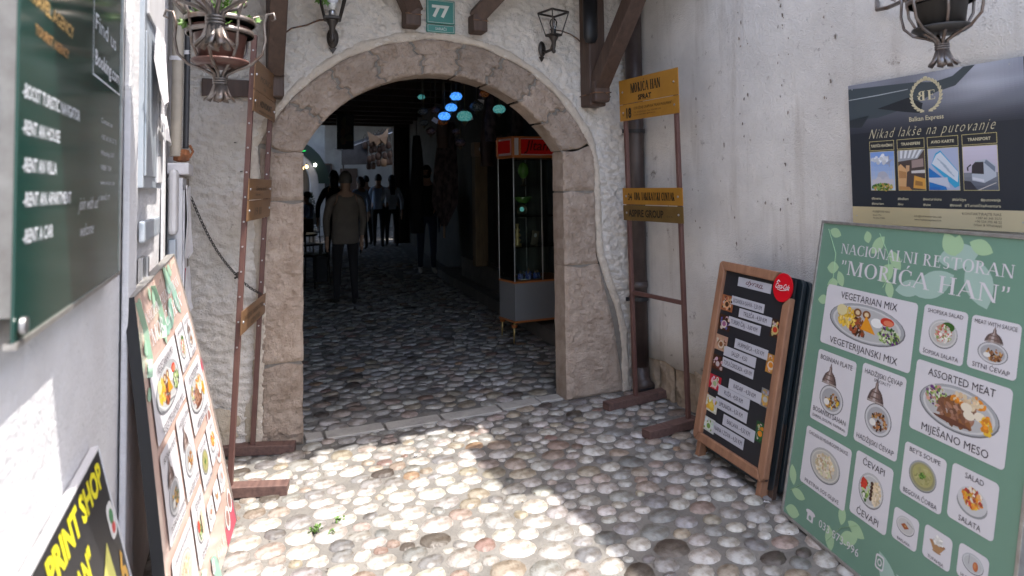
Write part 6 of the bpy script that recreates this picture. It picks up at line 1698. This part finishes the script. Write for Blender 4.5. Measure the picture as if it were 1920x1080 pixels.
# ---- wrought iron flower baskets
def leaf_shape(q, c, d, s_, col, rnd):
    """small lobed leaf as a folded fan of faces"""
    d = d.normalized(); e = d.orthogonal().normalized(); n = d.cross(e)
    a0 = rnd.uniform(0, 6.28); e2 = e * cos(a0) + n * sin(a0)
    pts = []
    for k, r in enumerate((.15, .8, .55, 1.0, .6, 1.05, .6, 1.0, .55, .8, .15)):
        a = -2.2 + 4.4 * k / 10
        pts.append(c + (d * cos(a) + e2 * sin(a)) * s_ * r + d.cross(e2) * s_ * .18 * abs(sin(a)))
    q.add([c] + pts, [(0, k, k + 1) for k in range(1, 11)], col)
def basket(label, loc, s_, metal, potm, leaves=True, rot=0.0, pot=True, seed=1, arm=None):
    t = thing('iron_basket', label, 'flower basket', loc); t.scale = (s_,) * 3; t.rotation_euler = (0, 0, rot)
    rnd = random.Random(seed)
    q = MB()
    for k in range(9):
        a = 2 * pi * k / 9 + .2
        u = Vector((cos(a), sin(a), 0)); v_ = Vector((-sin(a), cos(a), 0))
        L = rnd.uniform(.9, 1.1); w1 = .008
        o = len(q.v)
        q.add([u * .016 - v_ * w1 * .8 + Vector((0, 0, .062)), u * .016 + v_ * w1 * .8 + Vector((0, 0, .062)), u * .030 + v_ * w1 * 1.3 + Vector((0, 0, .022)), u * .030 - v_ * w1 * 1.3 + Vector((0, 0, .022)),
               u * .046 * L + v_ * w1 * 1.2 + Vector((0, 0, .004)), u * .046 * L - v_ * w1 * 1.2 + Vector((0, 0, .0))], [(0, 1, 2, 3), (3, 2, 4, 5)])
    q.build('tassel', metal, t, solid=.004, smooth=True)
    q = MB(); q.lathe([(.0, -.004), (.012, .002), (.015, .012), (.010, .024), (.008, .06)], n=12); q.build('knob', metal, t, smooth=True)
    q = MB()
    for z in (.060, .068, .076): q.lathe([(.018, -.0035), (.0235, -.002), (.0235, .002), (.018, .0035)], (0, 0, z), 16)
    q.build('binding', metal, t, smooth=True)
    for k in range(8):
        a = 2 * pi * k / 8 + .25
        big = k % 2
        pr_ = [(.014, .066), (.022, .09), (.055, .108), (.10, .125), (.135, .16), (.145, .21), (.140, .265), (.150, .30), (.172, .305), (.178, .285), (.165, .278)] if big else [(.012, .066), (.018, .092), (.045, .115), (.078, .14), (.098, .18), (.102, .23), (.108, .28), (.125, .31), (.145, .32), (.15, .30), (.138, .295)]
        pts = [(r * cos(a), r * sin(a), z) for r, z in pr_]
        q = MB(); q.tube(pts, [.0065, .006, .0055, .005, .005, .005, .005, .005, .0045, .004, .003], 7); q.build('scroll_arm', metal, t, smooth=True)
    for z, r in ((.27, .108), (.23, .1035)):
        if z == .23 and not pot: continue
        q = MB(); q.lathe([(r, -.008), (r + .003, -.008), (r + .003, .008), (r, .008), (r, -.008)], (0, 0, z), 28); q.build('hoop', metal, t, smooth=True)
    if arm:
        inv = (Matrix.Translation(loc) @ Matrix.Rotation(rot, 4, 'Z') @ Matrix.Scale(s_, 4)).inverted()
        q = MB(); q.tube([inv @ Vector(p) for p in arm], .009, 8); q.build('wall_arm', metal, t, smooth=True)
    if pot:
        q = MB(); q.lathe([(0, .118), (.072, .118), (.092, .132), (.090, .138), (.07, .128), (0, .128)], n=28); q.build('saucer', potm, t, smooth=True)
        p_ = thing('flower_pot', ('dark pot standing in the ' if potm == 'pot_black' else 'reddish brown pot standing in the ') + label.split(',')[0].replace('wrought ', ''), 'flower pot', loc); p_.scale = (s_,) * 3
        q = MB(); q.lathe([(0, .130), (.068, .130), (.084, .222), (.096, .224), (.098, .248), (.090, .248), (.086, .235), (0, .23)], n=28); q.build('pot', potm, p_, smooth=True)
        q = MB(); q.lathe([(.0, .236), (.085, .236)], n=20); q.build('soil', 'mortar', p_)
        if leaves:
            q = MB(); st_ = MB()
            for k in range(60):
                a = rnd.uniform(0, 6.28); r = rnd.uniform(.01, .12); z = .26 + rnd.uniform(0, .10) - (.03 if r > .1 else 0)
                c = Vector((r * cos(a), r * sin(a), z))
                leaf_shape(q, c, Vector((cos(a), sin(a), rnd.uniform(-.4, .8))), rnd.uniform(.014, .028), (1, 1, 1), rnd)
                st_.tube([(r * .2 * cos(a), r * .2 * sin(a), .235), (r * .6 * cos(a), r * .6 * sin(a), (z + .25) / 2 + .02), c], .0018, 4)
            pl = thing('geranium', 'green leafy plant growing in the pot of the ' + label.split(',')[0].replace('wrought ', ''), 'plant', loc); pl.scale = (s_,) * 3
            q.build('leaves', 'leaf', pl); st_.build('stems', 'leaf', pl)
    return t
M['pot_black'] = mat('pot_black', (.03, .027, .025), .45)
basket('worn wrought iron basket at the upper left, the lower and farther of the two', (-.052, 2.36, 1.700), 1.0, 'iron_worn', 'terracotta', rot=.3, seed=2, arm=[(-.30, 2.36, 2.12), (-.22, 2.36, 2.12), (-.19, 2.36, 2.03), (-.16, 2.36, 1.99)])
basket('wrought iron basket cut by the top edge, nearer of the two on the left', (-.056, 1.93, 1.795), 1.1, 'iron_worn', 'terracotta', rot=.0, seed=5, pot=False, arm=[(-.30, 1.93, 2.24), (-.24, 1.93, 2.22), (-.21, 1.93, 2.13)])
basket('wrought iron basket with a black pot above the travel poster', (2.30, 1.456, 1.806), 1.0, 'iron_worn', 'pot_black', leaves=False, rot=.55, seed=8, arm=[(2.575, 1.90, 2.19), (2.52, 1.86, 2.135), (2.50, 1.80, 2.125), (2.42, 1.62, 2.12), (2.38, 1.54, 2.10)])
t = thing('hanging_vine', 'bright green leaf tip hanging at the left lantern', 'plant', (.425, 3.55, 2.40))
q = MB(); rnd = random.Random(3)
for k in range(9): leaf_shape(q, Vector((rnd.uniform(-.02, .03), rnd.uniform(-.02, .02), rnd.uniform(0, .12))), Vector((rnd.uniform(-1, 1), rnd.uniform(-1, .2), -.5)), .03, (1, 1, 1), rnd)
q.build('leaves', 'leaf', t)
q = MB(); q.tube([(0, 0, .0), (.01, .02, .15), (.0, .05, .4)], .003, 5); q.build('stem', 'leaf', t)

# ---- boxes, pipes and papers on the left wall
t = thing('meter_cupboard', 'grey blue metal meter cupboard on the left wall with torn white paper on it', 'cupboard', (LX, 2.37, 1.33)); t.scale = (.5, .76, 1)
mb = MB(); mb.box(.012, .045, 0, .74, .08, .95); mb.build('housing', 'blue_metal', t, bevel=.004)
mb = MB(); mb.box(.046, .056, .03, .44, .12, .60); mb.build('door', 'blue_metal', t, bevel=.003)
mb = MB(); mb.box(.046, .060, .48, .70, .10, .62); mb.build('door', 'white_metal', t, bevel=.003)
mb = MB(); mb.box(.046, .062, .05, .70, .66, .93); mb.build('door', 'white_metal', t, bevel=.003)
mb = MB(); mb.box(.015, .050, .05, .66, -.10, -.03); mb.build('tray', 'blue_metal', t, bevel=.008)
for z in (.2, .35, .5): mb = MB(); mb.tube([(.066, .50, z), (.066, .50, z + .06)], .008, 8); mb.build('hinge', 'steel', t)
rnd = random.Random(5)
def torn(label, y0, y1, z0, z1, x, seed, cat='paper'):
    r = random.Random(seed); q = MB()
    top = [(y0 + (y1 - y0) * k / 6, z1 + r.uniform(-.01, .01)) for k in range(7)]; bot = [(y0 + (y1 - y0) * k / 6, z0 + r.uniform(-.03, .03)) for k in range(7)]
    vs = [(x + r.uniform(0, .012), a, b) for a, b in top] + [(x + r.uniform(0, .02), (a + c) / 2, (b + d) / 2) for (a, b), (c, d) in zip(top, bot)] + [(x + r.uniform(.0, .03), a, b) for a, b in bot]
    q.add(vs, [(k, k + 7, k + 8, k + 1) for k in range(6)] + [(k + 7, k + 14, k + 15, k + 8) for k in range(6)])
    tag(q.build('torn_paper', 'paper', solid=.002), label, cat)
torn('torn white paper strip high on the meter cupboard', 2.50, 2.80, 1.72, 1.98, LX + .036, 3)
torn('white tape patch in the middle of the meter cupboard', 2.66, 2.88, 1.60, 1.69, LX + .038, 4)
torn('curled white paper scrap low on the wall post left of the chain', 3.40, 3.60, .82, 1.02, LX + .078, 5)
torn('torn white poster remains on the post beside the chain', 3.36, 3.62, 1.08, 1.42, LX + .078, 6)
t = thing('wall_box', 'small white rounded junction box below the corrugated pipes', 'box', (LX, 3.24, 1.20))
mb = MB(); mb.box(.02, .055, .0, .14, 0, .30); mb.build('box', 'white_metal', t, bevel=.02)
mb = MB(); mb.box(.02, .05, .03, .12, -.38, -.02); mb.build('cable_duct', 'blue_metal', t, bevel=.006)
t = thing('metal_latch', 'small grey metal latch on the left wall just above the leaning menu board', 'latch', (LX, 2.42, 1.08))
mb = MB(); mb.box(.005, .02, 0, .10, 0, .10); mb.build('plate', 'steel', t, bevel=.003)
mb = MB(); mb.tube([(.025, .05, .0), (.025, .05, .1)], .008, 8); mb.build('pin', 'steel', t)
def corrug(label, x, y, r, z0, z1, mm, bend=0):
    n = int((z1 - z0) / .006); q = MB()
    q.lathe([(r * (1 if k % 2 else .86), 0 + (z1 - z0) * k / n) for k in range(n)], (0, 0, 0), 14)
    q.v = [(v[0] + bend * sin(v[2] * 3), v[1], v[2]) for v in q.v]
    t = thing('corrugated_pipe', label, 'pipe', (x, y, z0)); q.build('pipe', mm, t, smooth=True)
    c = MB(); c.lathe([(r * 1.12, 0), (r * 1.12, .02)], (0, 0, .45), 14); c.build('clamp', 'paper', t)
corrug('beige corrugated conduit running up the left wall corner', -.262, 3.36, .026, 1.56, 3.0, 'conduit', .006)
corrug('thin black corrugated conduit beside the beige one', -.222, 3.40, .014, 1.60, 3.0, 'conduit_dark', .004)
t = thing('rusty_fitting', 'rusty orange cracked fitting at the foot of the corrugated pipes', 'fitting', (-.235, 3.38, 1.535))
q = MB(); rnd = random.Random(9)
q.lathe([(.018, 0), (.034, .008), (.036, .03), (.028, .055), (.02, .06)], n=12); q.v = [(v[0] * rnd.uniform(.85, 1.15), v[1] * rnd.uniform(.85, 1.15), v[2]) for v in q.v]; q.build('fitting', 'rust', t)
q = MB(); q.tube([(.03, 0, .02), (.045, .01, .05), (.03, .015, .08)], .006, 6); q.build('hook', 'rust', t)
t = thing('door_post', 'white peeling door post with a small cap in the left corner before the arch wall', 'post', (LX, 3.36, 0))
mb = MB(); mb.box(.005, .070, .0, .30, 0, 1.46); mb.build('post', 'white_metal', t, bevel=.004)
mb = MB(); mb.box(.005, .095, -.01, .34, 1.475, 1.53); mb.build('cap', 'paper', t, bevel=.006)
mb = MB(); mb.box(.071, .078, .24, .31, 0, 1.46); mb.build('edge_strip', 'grime', t)
mb = MB(); mb.box(.071, .078, .02, .20, .95, 1.40); mb.build('notice', 'paper', t)
mb = MB(); mb.box(.079, .081, .06, .09, .85, 1.03, (.45, .02, .05)); mb.build('red_sticker', 'print', t)
# chain
t = thing('chain', 'rusty iron chain sagging from the door post to the left sign stand', 'chain', (-.215, 3.70, 1.365))
A_, B_, C_ = Vector((-.215, 3.70, 1.365)), Vector((.0, 3.69, .955)), Vector((.128, 3.66, .845))
pts = []
for k in range(30):
    s_ = k / 29; p = A_.lerp(B_, s_); p.z -= .045 * sin(pi * s_); pts.append(p)
for k in range(1, 14):
    s_ = k / 13; p = B_.lerp(C_, s_); p.z -= .012 * sin(pi * s_); pts.append(p)
q = MB()
for i in range(len(pts) - 1):
    a, b = pts[i] - A_, pts[i + 1] - A_
    d = (b - a).normalized(); e = d.orthogonal().normalized()
    e2 = d.cross(e)
    if i % 2: e, e2 = e2, e
    c = (a + b) / 2; L = (b - a).length * .72; w1 = .0062
    loop = [c + d * L * cos(2 * pi * k / 8) + e * w1 * sin(2 * pi * k / 8) for k in range(9)]
    q.tube(loop, .0021, 5)
o = q.build('links', 'iron', t, smooth=True); o['kind'] = 'stuff'
q = MB(); q.tube([(.215, -.01, -.41), (.225, -.03, -.40), (.222, -.035, -.42), (.212, -.02, -.428)], .006, 6); q.build('hook', 'iron', t)
for i, (x, z, lab) in enumerate(((.0 , 1.655, 'bent nail in the plaster left of the left sign stand, upper one'), (.03, 1.50, 'nail head in the plaster behind the left sign stand, lower one'))):
    q = MB(); q.tube([(x, WALL_Y + .01, z), (x - .01, WALL_Y - .03, z - .002)], .003, 6); tag(q.build('nail', 'iron'), lab, 'nail')

# ---- small things on the ground
q = MB(); rnd = random.Random(33)
for k in range(420):
    if rnd.random() < .6: x, y = 2.50 - abs(rnd.gauss(0, .07)), rnd.uniform(2.3, 3.70)
    elif rnd.random() < .5: x, y = rnd.uniform(2.0, 2.5), 3.71 - abs(rnd.gauss(0, .05))
    else: x, y = rnd.uniform(-.25, 2.4), rnd.uniform(1.8, 3.7)
    s_ = rnd.uniform(.003, .010); a = rnd.uniform(0, 6.28); z = rnd.uniform(.003, .009)
    c_ = rnd.choice([(.10, .07, .04), (.16, .12, .08), (.06, .05, .04), (.24, .20, .15)])
    q.poly([(x + s_ * cos(a), y + s_ * sin(a), z), (x + s_ * .6 * cos(a + 2), y + s_ * .6 * sin(a + 2), z + .003), (x + s_ * .9 * cos(a + 4), y + s_ * .9 * sin(a + 4), z + .001)], c_)
o = q.build('dry_debris', 'print'); tag(o, 'dry leaf crumbs and grit scattered along the wall feet and between the cobbles', 'debris', kind='stuff')

rnd = random.Random(21)
for i, (x, y, s_, lab) in enumerate(((.30, 2.765, 1.0, 'small bright green weed growing between the sunlit cobbles, left one'), (.405, 2.80, .8, 'small green weed between the sunlit cobbles, right one'), (.36, 2.72, .6, 'flat leafy weed between the two other weeds'))):
    t = thing('weed', lab, 'weed', (x, y, .002))
    q = MB()
    for k in range(26):
        a = rnd.uniform(0, 6.28); r = rnd.uniform(0, .028) * s_
        leaf_c = Vector((r * cos(a), r * sin(a), rnd.uniform(.004, .03) * s_))
        leaf_shape(q, leaf_c, Vector((cos(a), sin(a), .6)), .011 * s_ * rnd.uniform(.7, 1.4), (1, 1, 1), rnd)
    q.build('leaves', 'leaf', t); q = MB(); q.tube([(0, 0, -.004), (.002, 0, .012)], .002, 4); q.build('stem', 'leaf', t)
for i, (x, y, rz, lab) in enumerate(((2.23, 2.69, .5, 'white paper scrap on the cobbles under the drinks menu board'), (2.12, 2.17, 1.9, 'small white scrap at the foot of the stacked boards'), (.86, 3.30, .8, 'tiny pale cigarette end on the sunlit cobbles'))):
    q = MB(); q.add([(-.014, -.006, .002), (.014, -.005, .008), (.012, .006, .003), (-.012, .007, .010)], [(0, 1, 2, 3)]); o = q.build('litter', 'paper', solid=.001); o.location = (x, y, .012); o.rotation_euler = (.3, .2, rz); tag(o, lab, 'litter')
